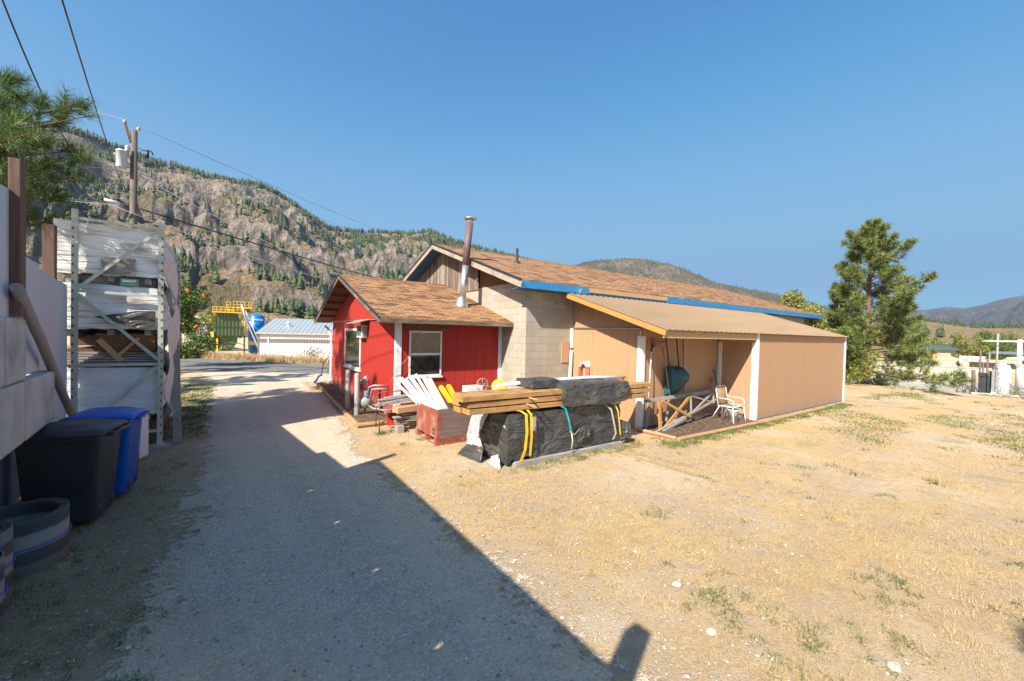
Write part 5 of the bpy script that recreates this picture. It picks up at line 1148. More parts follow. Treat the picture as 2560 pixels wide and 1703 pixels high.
MB().lathe((11.18, 5.44, .05), [(0, 0), (.12, 0), (.14, .30), (.15, .305), (.15, .33), (.14, .33), (.125, .05), (0, .05)], 24).build('pail', m_white, t)
MB().lathe((11.18, 5.44, .36), [(0, .03), (.14, .03), (.15, 0), (0, 0)], 20).build('lid', m_bwood, t)

# ------------------------------------------------------------------ vegetation
m_ndl = leafmat('pine_needles', [(.03, .065, .022), (.055, .11, .032), (.10, .17, .045), (.22, .27, .07)], trans=.2, rough=.45)
m_ndl2 = leafmat('pine_needles_far', [(.04, .07, .02), (.10, .15, .035), (.20, .24, .065), (.34, .34, .14)], trans=.2, rough=.5)
m_bark = simple('pine_bark', (.10, .06, .045), (.19, .12, .09), 5, (6, 1, 1), rough=.95, bmp=.01)
m_leafg = leafmat('green_leaves', [(.03, .06, .012), (.06, .11, .02), (.11, .17, .03), (.17, .22, .05)], trans=.25)
m_leafy = leafmat('yellow_green_leaves', [(.08, .10, .02), (.16, .19, .04), (.27, .27, .07), (.38, .35, .12)], trans=.25)
m_leafd = leafmat('dry_leaves', [(.16, .11, .06), (.26, .20, .11), (.36, .30, .19), (.14, .17, .06)], trans=.2)
def unit(a): return a/np.maximum(np.linalg.norm(a, axis=-1, keepdims=True), 1e-9)
def needles(Cn, Dn, k, ln, wd, spread, rng):
    n = len(Cn); C_ = np.repeat(Cn, k, 0); D_ = np.repeat(Dn, k, 0)
    r = unit(rng.normal(size=(n*k, 3))); d = unit(D_*(1-spread)+r*spread); l = ln*rng.uniform(.6, 1.1, (n*k, 1))
    s = unit(np.cross(d, rng.normal(size=(n*k, 3))))*wd/2; b0 = C_+D_*rng.uniform(-.35, .35, (n*k, 1))*ln
    return np.stack([b0-s, b0+s, b0+d*l], 1).reshape(-1, 3)
def to_local(name, V_, mat, root):
    org = np.array(root['_org']); F_ = np.arange(len(V_)).reshape(-1, 3); o = raw_mesh(name, V_-org, F_, mat); o.parent = root; o['_org'] = tuple(org); return o
def pine(label, base, H, crown, z0, seed, mat, tuft=(14, .2, .03), nb=60, lean=0, group=None, extra=None, tpb=1.0, spread=.75, density=1.0, name='pine_tree', clip=None):
    rng = np.random.default_rng(seed); t = thing(name, label, 'tree', base, group); bx, by, bz = base
    tr = MB(); pts = [(bx+.03*math.sin(i*1.7)*i/8, by+.03*math.cos(i*2.1)*i/8, bz-.2+(H+.2)*i/10) for i in range(11)]
    tr.tube(pts, [.02*H*(1-i/10.5)**.8+.01 for i in range(11)], 10)
    Cs = []; Ds = []; br = MB()
    specs = []
    for i in range(nb):
        s = ((i+rng.uniform(0, 1))/nb)**.85; z = bz+z0*H+(1-z0)*H*s*.97; az = i*2.399+rng.uniform(-.5, .5)
        L = crown(s, az)*rng.uniform(.65, 1.1); el = .05+.75*s+rng.uniform(-.15, .15)
        p0 = np.array([bx, by, z]); specs.append((p0, p0+np.array([math.cos(az)*L*math.cos(el*.7), math.sin(az)*L*math.cos(el*.7), L*math.sin(el*.7)]), L))
    for (p0, p1) in (extra or []): p0 = np.array(p0, float); p1 = np.array(p1, float); specs.append((p0, p1, float(np.linalg.norm(p1-p0))))
    for p0, p1, L in specs:
        mid = (p0+p1)/2-np.array([0, 0, .06*L]); tt = np.linspace(0, 1, 7)[:, None]
        bz_ = (1-tt)**2*p0+2*tt*(1-tt)*mid+tt**2*p1; br.tube(bz_, .012*L+.006, 5, r2=.006, caps=False)
        m_ = int((4+L*7)*density*tpb)
        for j in range(m_):
            u = rng.uniform(.28, 1)**.75; q = (1-u)**2*p0+2*u*(1-u)*mid+u**2*p1; dirb = unit(p1-p0)
            off = unit(rng.normal(size=3)+dirb*1.0+np.array([0, 0, .35]))*L*.26*(1.15-u)*rng.uniform(.3, 1.3)
            e = q+off
            if L > .8: br.tube([tuple(q), tuple(e)], .006, 3, caps=False, smooth=False)
            Cs.append(e); Ds.append(unit(off+dirb*.4*L*.2+np.array([0, 0, .12*L])))
            if rng.random() < .6: Cs.append(q+off*.55); Ds.append(unit(off+dirb*.1))
        Cs.append(p1); Ds.append(unit(p1-mid))
    Cs.append(np.array([bx, by, bz+H+.02])); Ds.append(np.array([0, 0, 1.]))
    tk = tr.build('trunk', m_bark, t); br.build('limb', m_bark, t)
    to_local('crown', needles(np.array(Cs), np.array(Ds), tuft[0], tuft[1], tuft[2], spread, rng), mat, t)
    return t
def cr_right(s, az):
    b = 5.3*(1-s)**.68+.35
    return b*(.8+.35*math.sin(az*2+1)+.15*math.sin(az*5+s*9))
pine('big ponderosa pine standing by the far corner of the tan shed', (30.0, 7.25, -.8), 10.0, cr_right, .06, 21, m_ndl2, (30, .33, .026), 120, density=1.05, spread=.60)
tg = [(-2.05,9.31,5.77),(-1.91,9.21,5.61),(-2.35,9.76,5.64),(-2.85,10.12,6.28),(-3.0,9.98,6.22),(-2.75,10.41,6.12),(-2.68,9.25,5.32),(-2.29,8.49,4.95),(-2.46,9.83,5.3),(-1.99,9.38,4.95),(-2.13,9.59,4.72),(-2.41,10.02,4.38),(-2.48,9.58,4.44),(-2.83,10.08,4.77),(-2.88,10.59,4.15),(-3.05,10.24,5.09),(-2.36,9.26,4.69),(-3.19,10.57,4.63),(-2.28,9.82,5.16),(-2.49,10.56,4.22),(-2.82,9.61,5.79),(-2.76,9.06,5.04)]
rr = random.Random(4); ex = [((-5.6, 11.8, z_-.3+rr.uniform(-.3, .2)), (x_, y_, z_)) for x_, y_, z_ in tg]
pine('ponderosa pine with long needles reaching over the white fence', (-5.6, 11.8, 0), 12.5, lambda s, az: (2.3*(1-s)**.6+.4)*(1 if math.cos(az) < .2 else .75), .3, 5, m_ndl, (44, .23, .0085), 46, extra=ex, density=.62, spread=.55)
for i, (x, y, h, lab) in enumerate(((-8.8, 17.0, 11, 'tall pine out to the left shading the driveway, nearer one'), (-11.5, 21.5, 12, 'tall pine out to the left shading the driveway, farther one'), (-8.8, 10.4, 16.5, 'tallest pine out to the left shading the red cabin'))):
    pine(lab, (x, y, 0), h, lambda s, az: 3.4*(1-s)**.7+.4, .12, 31+i, m_ndl2, (20, .26, .05), 60, density=1.2, group='pines left of the driveway')
def leafy(name, label, cat, c, rad_, n, lf, mat, seed, trunk=True, base=None, stems=5, gap=.45, sd=None, group=None, berries=None, bare=0):
    rng = np.random.default_rng(seed); c = np.array(c, float); R_ = np.array(rad_, float); base = base if base is not None else (c[0], c[1], c[2]-R_[2]*1.2)
    t = thing(name, label, cat, base, group)
    lobes = c+rng.normal(size=(26, 3))*R_*.48; lr = rng.uniform(.22, .42, 26)*R_.mean()
    k = rng.integers(0, 26, n); d = unit(rng.normal(size=(n, 3))); p = lobes[k]+d*(lr[k]*rng.uniform(.55, 1.05, n))[:, None]
    p = p[((p-c)/R_)[:, 2] > -1.05]; p = p[p[:, 2] > base[2]+.03]; n = len(p)
    a = unit(rng.normal(size=(n, 3))+np.array([0, 0, .3])); b_ = unit(np.cross(a, rng.normal(size=(n, 3)))); s = lf*rng.uniform(.6, 1.3, (n, 1))
    V_ = np.stack([p-b_*s*.38, p+a*s, p+b_*s*.38], 1).reshape(-1, 3)
    to_local('crown', V_, mat, t)
    tr = MB(); b0 = Vector(base)
    for i in range(stems):
        l_ = lobes[rng.integers(0, 26)]; q = Vector(tuple(l_)); mid = b0.lerp(q, .5)+Vector((rng.uniform(-.1, .1)*R_[0], rng.uniform(-.1, .1)*R_[1], .1*R_[2]))
        tr.tube([b0, mid, q], .03*R_.mean()+.008, 6, r2=.006, caps=False)
    for i in range(bare):
        q = c+unit(rng.normal(size=3)+np.array([0, 0, .5]))*R_*rng.uniform(.9, 1.2); tr.tube([tuple(b0), tuple((np.array(b0)+q)/2+rng.normal(size=3)*.05), tuple(q)], .010, 4, r2=.004, caps=False)
    tr.build('trunk', m_bark, t)
    if berries:
        for i in range(berries):
            mb = MB()
            q = lobes[rng.integers(0, 26)]+unit(rng.normal(size=3))*R_.mean()*.38
            for j in range(3):
                e = q+rng.normal(size=3)*.04; mb.lathe(e, [(0, -.065), (.065, 0), (0, .065)], 6)
            mb.build('berry_cluster', MATS.get('orange_berry') or simple('orange_berry', (.75, .16, .01), (.85, .26, .02), 6, rough=.4), t)
    return t
leafy('shrub', 'big yellow green shrub at the foot of the pine behind the tan shed', 'shrub', (26.9, 9.3, 2.2), (2.7, 2.2, 2.6), 30000, .11, m_leafy, 3, base=(26.6, 9.2, -.3), stems=16)
leafy('shrub', 'lower yellow green shrub between the tan shed and the pine trunk', 'shrub', (27.0, 7.9, .7), (1.5, 1.3, 1.3), 8000, .09, m_leafy, 4, base=(27.0, 7.9, -.3), stems=12)
leafy('shrub', 'rounded shrub behind the far end of the blue eave', 'shrub', (28.6, 10.9, 1.7), (1.9, 1.8, 2.0), 11000, .12, m_leafy, 9, base=(28.6, 10.9, -.4), stems=9)
leafy('mountain_ash', 'mountain ash tree covered in orange berries beside the rack', 'tree', (-2.75, 28.6, 3.0), (1.45, 1.2, 2.0), 8500, .13, m_leafg, 11, base=(-2.75, 28.6, 0), stems=8, berries=64)
leafy('shrub', 'dark green bushes below the orange berry tree', 'shrub', (-3.4, 36.5, .3), (2.2, 1.6, 1.5), 6000, .16, m_leafg, 12, base=(-3.4, 36.5, -1.0), stems=6)
leafy('shrub', 'low green bush on the bank in front of the green roofed shed', 'shrub', (-3.6, 42, -.7), (1.6, 1.5, .9), 3500, .16, m_leafg, 13, base=(-3.6, 42, -1.9), stems=5)
leafy('tree', 'bright green tree behind the green steel hopper', 'tree', (-2.6, 88, 1.2), (4.2, 3.5, 4.2), 6500, .34, m_leafy, 14, base=(-2.6, 88, -3), stems=6)
leafy('tree', 'round green tree behind the green roofed shed', 'tree', (-10.5, 99, 1.2), (4.5, 3.5, 4.0), 5000, .34, m_leafg, 15, base=(-10.5, 99, -3), stems=6)
leafy('shrub', 'thin dry bush against the white metal building', 'shrub', (5.5, 38.6, -.4), (1.9, 1.1, 1.0), 2600, .10, m_leafd, 16, base=(5.5, 38.6, -1.3), stems=14, bare=16)
leafy('tree', 'round bright green tree in the yard beyond the green roof', 'tree', (142, 16.8, 1.2), (3.6, 3.6, 3.6), 6000, .32, m_leafy, 17, base=(142, 16.8, -3), stems=5)
leafy('tree', 'dark green tree left of the green roof in the yard', 'tree', (150, 25.5, .8), (5.5, 4.5, 3.6), 6000, .36, m_leafg, 18, base=(150, 25.5, -3), stems=5)
leafy('shrub', 'green hedge right of the round yard tree', 'shrub', (145, 12.2, -.6), (3.2, 4.2, 2.2), 5000, .32, m_leafg, 19, base=(145, 12.2, -3), stems=5)
leafy('tree', 'grey green tree against the tan bench', 'tree', (185, 15.5, 1.6), (5, 5, 4.5), 5000, .42, m_leafg, 20, base=(185, 15.5, -4), stems=5)
leafy('tree', 'leafy tree behind the photographer shading the near right corner', 'tree', (-1.35, -3.5, 5.0), (1.2, .9, .7), 1900, .12, m_leafg, 25, base=(-1.6, -3.6, 0), stems=7)
leafy('shrub', 'sparse shrub by the boulders at the right edge', 'shrub', (33.6, 1.4, -.1), (.9, 1.1, .9), 700, .09, m_leafy, 26, base=(33.6, 1.4, -1.3), stems=8, bare=10)

# ------------------------------------------------------------------ buildings beyond the road
m_ribw, nt, N, L, b = nmat('white_ribbed_metal')
sx = N.new('ShaderNodeSeparateXYZ'); L.new(coords(nt, 'UV'), sx.inputs[0])
fr = math_(nt, 'ABSOLUTE', math_(nt, 'SUBTRACT', math_(nt, 'FRACT', math_(nt, 'MULTIPLY', sx.outputs[0], 3.3)), .5)); g = ramp(nt, fr, [(.06, 0), (.14, 1)])
L.new(mix(nt, g, (.48, .48, .49), (.74, .74, .73)), b.inputs['Base Color']); b.inputs['Roughness'].default_value = .45; bump(nt, b, g, .03)
m_ribg, nt, N, L, b = nmat('grey_standing_seam')
sx = N.new('ShaderNodeSeparateXYZ'); L.new(coords(nt, 'UV'), sx.inputs[0])
fr = math_(nt, 'ABSOLUTE', math_(nt, 'SUBTRACT', math_(nt, 'FRACT', math_(nt, 'MULTIPLY', sx.outputs[0], 2.0)), .5)); g = ramp(nt, fr, [(.04, 0), (.10, 1)])
L.new(mix(nt, g, (.18, .20, .22), (.40, .43, .45)), b.inputs['Base Color']); b.inputs['Roughness'].default_value = .4; b.inputs['Metallic'].default_value = .3; bump(nt, b, g, .03)
m_brn = simple('brown_metal', (.16, .13, .12), (.20, .165, .15), 3, rough=.5)
t = thing('metal_building', 'white ribbed metal building with grey roof and dark band across the road', 'building', (2.4, 53.1, -2.2))
U_ = Vector((.953, -.30, 0)); E_ = Vector((.30, .953, 0)); P0 = Vector((2.4, 53.1, -2.5)); LL = 20.0
def Q(a, e, z): q = P0+U_*a+E_*e; return (q.x, q.y, z)
MB().poly([Q(0, 0, -2.6), Q(LL, 0, -2.6), Q(LL, 0, 1.70), Q(0, 0, 1.70)]).poly([Q(0, 14.9, -2.6), Q(0, 0, -2.6), Q(0, 0, 1.70), Q(0, 7.45, 3.42), Q(0, 14.9, 1.7)]).poly([Q(LL, 0, -2.6), Q(LL, 14.9, -2.6), Q(LL, 14.9, 1.7), Q(LL, 7.45, 3.42), Q(LL, 0, 1.7)]).poly([Q(LL, 14.9, -2.6), Q(0, 14.9, -2.6), Q(0, 14.9, 1.7), Q(LL, 14.9, 1.7)]).build('wall', m_ribw, t)
rf = MB().slab([Q(-.2, -.25, 1.70), Q(LL+.2, -.25, 1.70), Q(LL+.2, 7.45, 3.50), Q(-.2, 7.45, 3.50)], (0, 0, .05)).slab([Q(-.2, 7.46, 3.50), Q(LL+.2, 7.46, 3.50), Q(LL+.2, 15.2, 1.7), Q(-.2, 15.2, 1.7)], (0, 0, .05)).build('roof', m_ribg, t)
MB().slab([Q(-.02, -.03, .62), Q(LL, -.03, .62), Q(LL, -.03, 1.08), Q(-.02, -.03, 1.08)], tuple(E_*.02)).build('band', m_brn, t)
MB().slab([Q(-.22, -.30, 1.60), Q(LL+.2, -.30, 1.60), Q(LL+.2, -.30, 1.74), Q(-.22, -.30, 1.74)], tuple(E_*.04)).build('gutter', simple('tan_trim', (.45, .36, .26), (.5, .4, .3), 4), rf)
for a in (.95, 8.05): MB().slab([Q(a, -.06, -2.2), Q(a+.12, -.06, -2.2), Q(a+.12, -.06, 1.6), Q(a, -.06, 1.6)], tuple(E_*.03)).build('downspout', m_white, t)
MB().slab([Q(-.04, -.05, -2.4), Q(.08, -.05, -2.4), Q(.08, -.05, 1.6), Q(-.04, -.05, 1.6)], tuple(E_*.03)).build('corner_trim', m_brn, t)
MB().lathe(Q(2.4, 3.0, 2.4), [(.16, -.1), (.16, .45), (.22, .47), (.22, .6), (0, .68)], 14).build('roof_vent', m_white, t)
# silo
m_sblue = simple('silo_blue', (.0, .13, .42), (.0, .16, .50), 2, rough=.35, spec=.5)
t = thing('silo', 'tall blue cylindrical silo with white lettering and yellow band beside the metal building', 'silo', (3.0, 71.2, -2.5))
MB().lathe((3.0, 71.2, -2.5), [(.95, 1.2), (1.05, 1.3), (1.05, 6.45), (.55, 6.75), (0, 6.8)], 32).lathe((3.0, 71.2, -2.5), [(.25, -.2), (1.04, 1.3)], 32).build('tank', m_sblue, t)
MB().lathe((3.0, 71.2, -2.5), [(1.07, 2.2), (1.09, 2.2), (1.09, 2.8), (1.07, 2.8)], 32).build('band', simple('pale_yellow', (.65, .50, .14), (.7, .55, .2), 4), t)
for k in range(4): a = math.pi/4+k*math.pi/2; MB().beam((3.0+.95*math.cos(a), 71.2+.95*math.sin(a), -3), (3.0+.95*math.cos(a), 71.2+.95*math.sin(a), -1.1), .12, .12).build('leg', m_sblue, t)
MB().beam((2.33, 70.5, -2.6), (3.67, 70.5, -1.2), .06, .06, up=(0, 1, 0)).beam((3.67, 70.5, -2.6), (2.33, 70.5, -1.2), .06, .06, up=(0, 1, 0)).build('cross_brace', m_sblue, t)
mb = MB(); [mb.tube([(1.75, 70.9, z), (1.75, 71.5, z)], .03, 5) for z in np.arange(.6, 2.6, .3)]; mb.box(1.2, 70.8, 1.0, 1.9, 71.5, 1.05).box(1.2, 70.8, 2.2, 1.9, 71.5, 2.26)
for x in (1.2, 1.5, 1.85): mb.tube([(x, 70.8, 1.0), (x, 70.8, 3.1)], .035, 5)
mb.tube([(1.2, 70.8, 3.1), (1.85, 70.8, 3.1)], .035, 5).tube([(1.2, 70.8, 2.7), (1.85, 70.8, 2.7)], .035, 5); mb.build('platform', m_yel, t)
text_mesh('Donaldson', .36, (3.0-.04, 71.2-1.075, 3.35), Euler((rad(90), 0, rad(2))), m_white, t, depth=.01, bold=.008)
# hopper
m_hg = simple('olive_green_paint', (.075, .115, .05), (.10, .15, .065), 2, rough=.55, dirt=((.08, .12, .05), 1, .5, .8)); m_hd = simple('dark_green_paint', (.025, .05, .025), (.04, .075, .035), 3, rough=.55)
t = thing('hopper', 'olive green steel hopper on legs with yellow railings on top', 'hopper', (-.4, 67, -2.5))
x0_, x1_, yh = -2.1, 1.5, 67.0
MB().slab([(x0_, yh, 1.1), (x1_-.1, yh, 1.1), (x1_-.1, yh, 2.2), (x1_-1.0, yh, 4.2), (x0_+.35, yh, 4.2), (x0_+.35, yh, 3.4), (x0_, yh, 2.2)], (0, 2.6, 0)).build('bin', m_hg, t)
mb = MB()
for k in range(9):
    x = x0_+.25+k*.40; mb.box(x, yh-.08, 1.1, x+.05, yh-.004, 2.2 if k > 6 else 4.15)
mb.box(x0_, yh-.09, 2.22, x1_-.05, yh-.005, 2.32).box(x0_, yh-.09, 1.02, x1_, yh-.005, 1.12).box(x0_+.3, yh-.09, 4.12, x1_-.9, yh-.005, 4.22)
mb.build('rib', m_hd, t)
for x in (x0_, x1_-.14):
    for y in (yh, yh+2.4): MB().box(x, y, -3, x+.14, y+.14, 1.08).build('leg', m_hd, t)
MB().box(x0_+.9, yh+.3, .0, x1_-.9, yh+2, 1.05).slab([(x0_+1.0, yh+.4, .0), (x1_-1.0, yh+.4, .0), (x1_-1.5, yh+.4, -.9), (x0_+1.5, yh+.4, -.9)], (0, 1.4, 0)).build('chute', m_hg, t)
MB().beam((x0_+.1, yh, -.2), (x1_, yh, 1.0), .08, .08, up=(0, 1, 0)).beam((x1_, yh, -.2), (x0_+.1, yh, 1.0), .08, .08, up=(0, 1, 0)).build('brace', m_hd, t)
def railing(xa, xb, z, y, h=.75, n=5):
    mb = MB()
    for i in range(n+1): x = xa+(xb-xa)*i/n; mb.box(x-.025, y, z, x+.025, y+.05, z+h)
    for zz in (z+h, z+h*.5, z+.04): mb.box(xa, y-.01, zz-.03, xb, y+.06, zz+.03)
    return mb
railing(x0_-.05, 1.0, 4.25, yh-.5, .7, 7).build('railing', m_yel, t)
railing(.1, 2.25, 5.0, yh+.3, .8, 5).build('railing', m_yel, t); railing(-.7, -.2, 4.9, yh, .8, 1).build('railing', m_yel, t)
MB().box(x0_-.05, yh-.55, 4.18, 1.0, yh+2, 4.25).box(.1, yh+.2, 4.93, 2.25, yh+2, 5.0).build('deck', m_yel, t)
MB().tube([(-.8, yh-.3, 4.55), (.3, yh-.3, 4.55)], .17, 12).build('motor', m_yel, t)
MB().box(-2.35, yh-.2, .9, -2.0, yh, 1.6).box(-1.75, yh-.3, -1.2, -1.55, yh-.1, .7).build('ladder_cage', m_yel, t)
o = MB().tube([(1.0, 66.2, 5.7), (1.5, 66.1, 3.4), (3.6, 65.7, -2.2)], .10, 8).tube([(1.5, 67.2, 4.6), (4.1, 66.3, -2.4)], .07, 8).box(.85, 66, 5.55, 1.25, 66.3, 5.85).tube([(1.6, 66.1, 3.2), (2.2, 66.9, 3.2)], .05, 6).build('conveyor_pipe', m_galv); tag(o, 'pair of slanting silver conveyor pipes right of the green hopper', 'conveyor')
o = MB().box(-3.05, 60, -2.6, -2.85, 60.2, -.7).box(-3.05, 60, -.9, -2.5, 60.2, -.7).build('bollard', m_yel); tag(o, 'yellow bollard frame at the left foot of the green hopper', 'bollard')
# shed with green roof
m_grn = simple('green_metal', (.05, .26, .19), (.07, .32, .24), 3, rough=.5)
t = thing('barn', 'small white barn with green roof trim beyond the bushes', 'building', (-5.3, 95, -3))
MB().slab([(-7.2, 94, -3), (-2.9, 94, -3), (-2.9, 94, 2.0), (-5.0, 94, 4.0), (-7.2, 94, 2.0)], (-2.5, 14, 0)).build('wall', m_ribw, t)
MB().slab([(-5.0, 93.8, 4.05), (-5.0-2.5, 108, 4.05), (-10.0, 108, 1.9), (-7.45, 93.8, 1.9)], (0, 0, .12)).build('roof', m_white, t)
MB().slab([(-5.0, 93.8, 4.05), (-2.7, 93.8, 1.85), (-5.2, 108, 1.85), (-7.5, 108, 4.05)], (0, 0, .12)).build('roof', m_grn, t)
MB().beam((-7.4, 93.8, 1.9), (-5.0, 93.8, 4.1), .2, .22, up=(0, 1, 0)).beam((-5.0, 93.8, 4.1), (-2.75, 93.8, 1.9), .2, .22, up=(0, 1, 0)).build('trim', m_grn, t)
wire((-8, 44, 2.6), (9, 35.5, -1.0), .25, .02, 'dark cable sagging low in front of the green hopper and metal building')

# ------------------------------------------------------------------ lower yard at the right
m_sand = simple('sand', (.38, .27, .175), (.46, .34, .225), 3, rough=1, bmp=.05, kind='Object')
m_rockg = simple('grey_boulder', (.26, .24, .22), (.42, .39, .36), 2, rough=.95, bmp=.03, kind='Object')
def blob(name, label, cat, c, r, mat, amp=.25, nf=1.2, n=26, group=None):
    mb = MB(); vs = []
    for i in range(n):
        for j in range(n*2):
            th = math.pi/2*(1-i/(n-1)); ph = math.pi*2*j/(n*2); d = np.array([math.cos(th)*math.cos(ph), math.cos(th)*math.sin(ph), math.sin(th)])
            k = 1+amp*(float(fbm(np.array(d[0]*nf+c[0]), np.array(d[1]*nf+d[2]*nf+c[1]), 4))-.5)*2; vs.append((c[0]+d[0]*r[0]*k, c[1]+d[1]*r[1]*k, c[2]+d[2]*r[2]*k))
    m2 = n*2; mb.add(vs, [(i*m2+j, i*m2+(j+1) % m2, (i+1)*m2+(j+1) % m2, (i+1)*m2+j) for i in range(n-1) for j in range(m2)], 0, True)
    return tag(mb.build(name, mat), label, cat, group)
mb = MB(); vs = []
for i in range(14):
    for j in range(36):
        s = i/13; a = 2*math.pi*j/36; r_ = 5.2*s*(1+.12*math.sin(a*3)); vs.append((109.5+r_*math.cos(a), 15.0+r_*math.sin(a), -3.0+1.5+2.6*(1-s)**.9*1.0-.9+.1*math.sin(a*5+s*7)))
mb.add(vs, [(i*36+j, (i+1)*36+j, (i+1)*36+(j+1) % 36, i*36+(j+1) % 36) for i in range(13) for j in range(36)], 0, True)
tag(mb.build('sand_pile', m_sand), 'pale sand pile in the lower yard', 'sand pile')
blob('boulder', 'rounded grey gravel heap in front of the sand pile', 'gravel heap', (103.5, 14.3, -2.6), (1.8, 1.6, 1.5), m_rockg, .12)
for i, (x, y, rx, rz, lab) in enumerate(((32.6, 2.7, 1.1, .75, 'long flat pale boulder below the concrete barrier'), (33.2, 1.2, 1.3, 1.0, 'largest pale boulder at the right edge'), (32.2, 2.0, .7, .55, 'small pale boulder between two larger ones'))):
    blob('boulder', lab, 'boulder', (x, y, float(gh(x, y))-.1), (rx*.8, rx*.7, rz), simple('pale_rock', (.42, .36, .29), (.55, .48, .40), 2, rough=.95, bmp=.03, kind='Object') if 'pale_rock' not in MATS else MATS['pale_rock'], .3, group='pale boulders at the lot edge')
o = MB().slab([(36.0, 3.9, -1.6), (36.6, 1.9, -1.6), (36.45, 1.85, -.55), (35.85, 3.85, -.55)], (.5, .1, 0)).build('concrete_barrier', m_conc, bevel=.04); tag(o, 'pale concrete barrier in front of the black boxes at the right', 'barrier')
# fence
m_link = simple('chain_link', (.45, .46, .46), (.52, .53, .53), 4, rough=.5, metal=.6)
t = thing('chain_link_fence', 'chain link fence with thin grey posts across the lower yard', 'fence', (48.5, 8, -1.6))
fa, fb = Vector((48.0, 13.0, -1.55)), Vector((53.0, 5.0, -1.55)); UP = Vector((0, 0, 1.75))
for i in range(6): p_ = fa.lerp(fb, i/5); MB().tube([p_, p_+UP], .035, 7).build('post', m_link, t)
MB().tube([fa+UP, fb+UP], .025, 6).build('rail', m_link, t); MB().tube([fa+Vector((0, 0, .35)), fb+Vector((0, 0, .35))], .02, 6).build('rail', m_link, t)
mb = MB(); n_ = 110
for i in range(-20, n_):
    for s in (1, -1):
        a_, b_ = i/n_, (i+20*s)/n_
        if min(a_, b_) < 0 or max(a_, b_) > 1: continue
        mb.tube([fa.lerp(fb, a_)+Vector((0, 0, .03)), fa.lerp(fb, b_)+UP*.98], .0035, 3, caps=False, smooth=False)
mb.build('mesh', m_link, t)
o = MB().tube([(46, 34, 2.3), (50, 14, 2.15), (56, -6, 2.3)], .035, 5).build('overhead_wire', m_wire); tag(o, 'thin dark wire crossing above the lower yard', 'wire')
# vehicles and stored things in the yard
def van_body(name, label, cat, c, L_, W_, H_, mat, yaw, win=True, wheels=True, roofmat=None, nose=.12):
    t = thing(name, label, cat, c); R_ = Matrix.Rotation(yaw, 3, 'Z'); cv = Vector(c)
    def P(x, y, z): q = R_ @ Vector((x, y, 0)); return (cv.x+q.x, cv.y+q.y, cv.z+z)
    pr_ = [(-L_/2, .35), (L_/2, .35), (L_/2, .35+(H_-.35)*.45), (L_/2-nose*L_, H_*.62), (L_/2-nose*L_*1.9, H_), (-L_/2+.05*L_, H_), (-L_/2, H_*.8)]
    mb = MB(); a = [P(x, -W_/2, z) for x, z in pr_]; q = R_ @ Vector((0, W_, 0)); mb.slab(a, tuple(q)); mb.build('body', mat, t, bevel=.04)
    if win:
        for s in (-1, 1):
            d = P(0, s*(W_/2+.012), 0); y_ = s*(W_/2+.012)
            g_ = MB().slab([P(-L_*.40, y_, H_*.60), P(L_*.26, y_, H_*.60), P(L_*.20, y_, H_*.86), P(-L_*.40, y_, H_*.86)], tuple(R_ @ Vector((0, -s*.02, 0)))); g_.build('window', m_glass, t)
    if wheels:
        for sx_ in (-.32, .32):
            for s in (-1, 1): MB().lathe(P(sx_*L_, s*(W_/2-.1), .33), [(0, 0), (.33, 0), (.33, .2), (0, .2)], 18, R_ @ Vector((0, s, 0))).build('wheel', m_bk, t)
    return t
m_cream2 = simple('cream_paint', (.30, .265, .20), (.38, .34, .26), 2, rough=.5); m_redp = simple('dark_red_paint', (.25, .02, .03), (.3, .03, .04), 3, rough=.3); m_greyp = simple('grey_car_paint', (.16, .17, .19), (.2, .21, .23), 3, rough=.3)
van_body('parked_car', 'dark grey car parked beyond the sand pile', 'car', (126, 17.2, -3.0), 4.6, 1.8, 1.9, m_greyp, rad(95))
van_body('parked_car', 'dark red car beside the grey car', 'car', (124, 14.8, -3.1), 4.0, 1.8, 1.5, m_redp, rad(75))
van_body('old_bus', 'cream coloured old bus with black side windows', 'bus', (92, 7.3, -2.9), 7.0, 2.4, 3.0, m_cream2, rad(-86))
van_body('motorboat', 'cream boat on a trailer stored in the yard, nearer one', 'boat', (98, 6.8, -2.3), 6.0, 2.2, 2.7, m_cream2, rad(96), nose=.25)
van_body('motorboat', 'cream boat under a dark awning, farther one', 'boat', (102, 5.2, -2.0), 6.0, 2.2, 2.6, m_cream2, rad(88), nose=.22)
t = thing('carport', 'long low shelter with dark roof over the stored boats', 'shelter', (106, 6, -3))
MB().slab([(104, 9.5, .85), (104, 2.5, .8), (110, 2.5, 1.0), (110, 9.5, 1.05)], (0, 0, .14)).build('roof', m_greyp, t)
for y in (9.2, 6, 2.6): MB().box(104, y, -3, 104.15, y+.15, .84).build('post', m_galv, t)
van_body('camper', 'white camper trailer at the far right of the yard', 'camper', (97, 2.9, -2.9), 4.5, 2.3, 3.1, m_white, rad(90))
t = thing('flatbed_trailer', 'white open frame trailer box in the yard', 'trailer', (106, 11.4, -3))
mb = MB(); mb.slab([(106, 12.9, -1.05), (106, 9.9, -1.05), (106, 9.9, .2), (106, 12.9, .2)], (1.8, 0, 0)); mb.build('box', m_white, t)
MB().box(105.95, 10.4, -.75, 105.99, 12.3, -.25).build('opening', m_glass, t); MB().lathe((106.3, 11.2, -2.0), [(0, 0), (.45, 0), (.45, .3), (0, .3)], 16, (-1, 0, 0)).build('wheel', m_bk, t); MB().box(106, 10, -1.9, 107.5, 12.8, -1.05).build('chassis', m_greyp, t)
t = thing('excavator', 'small yellow excavator left of the sand pile', 'excavator', (116, 18.0, -3))
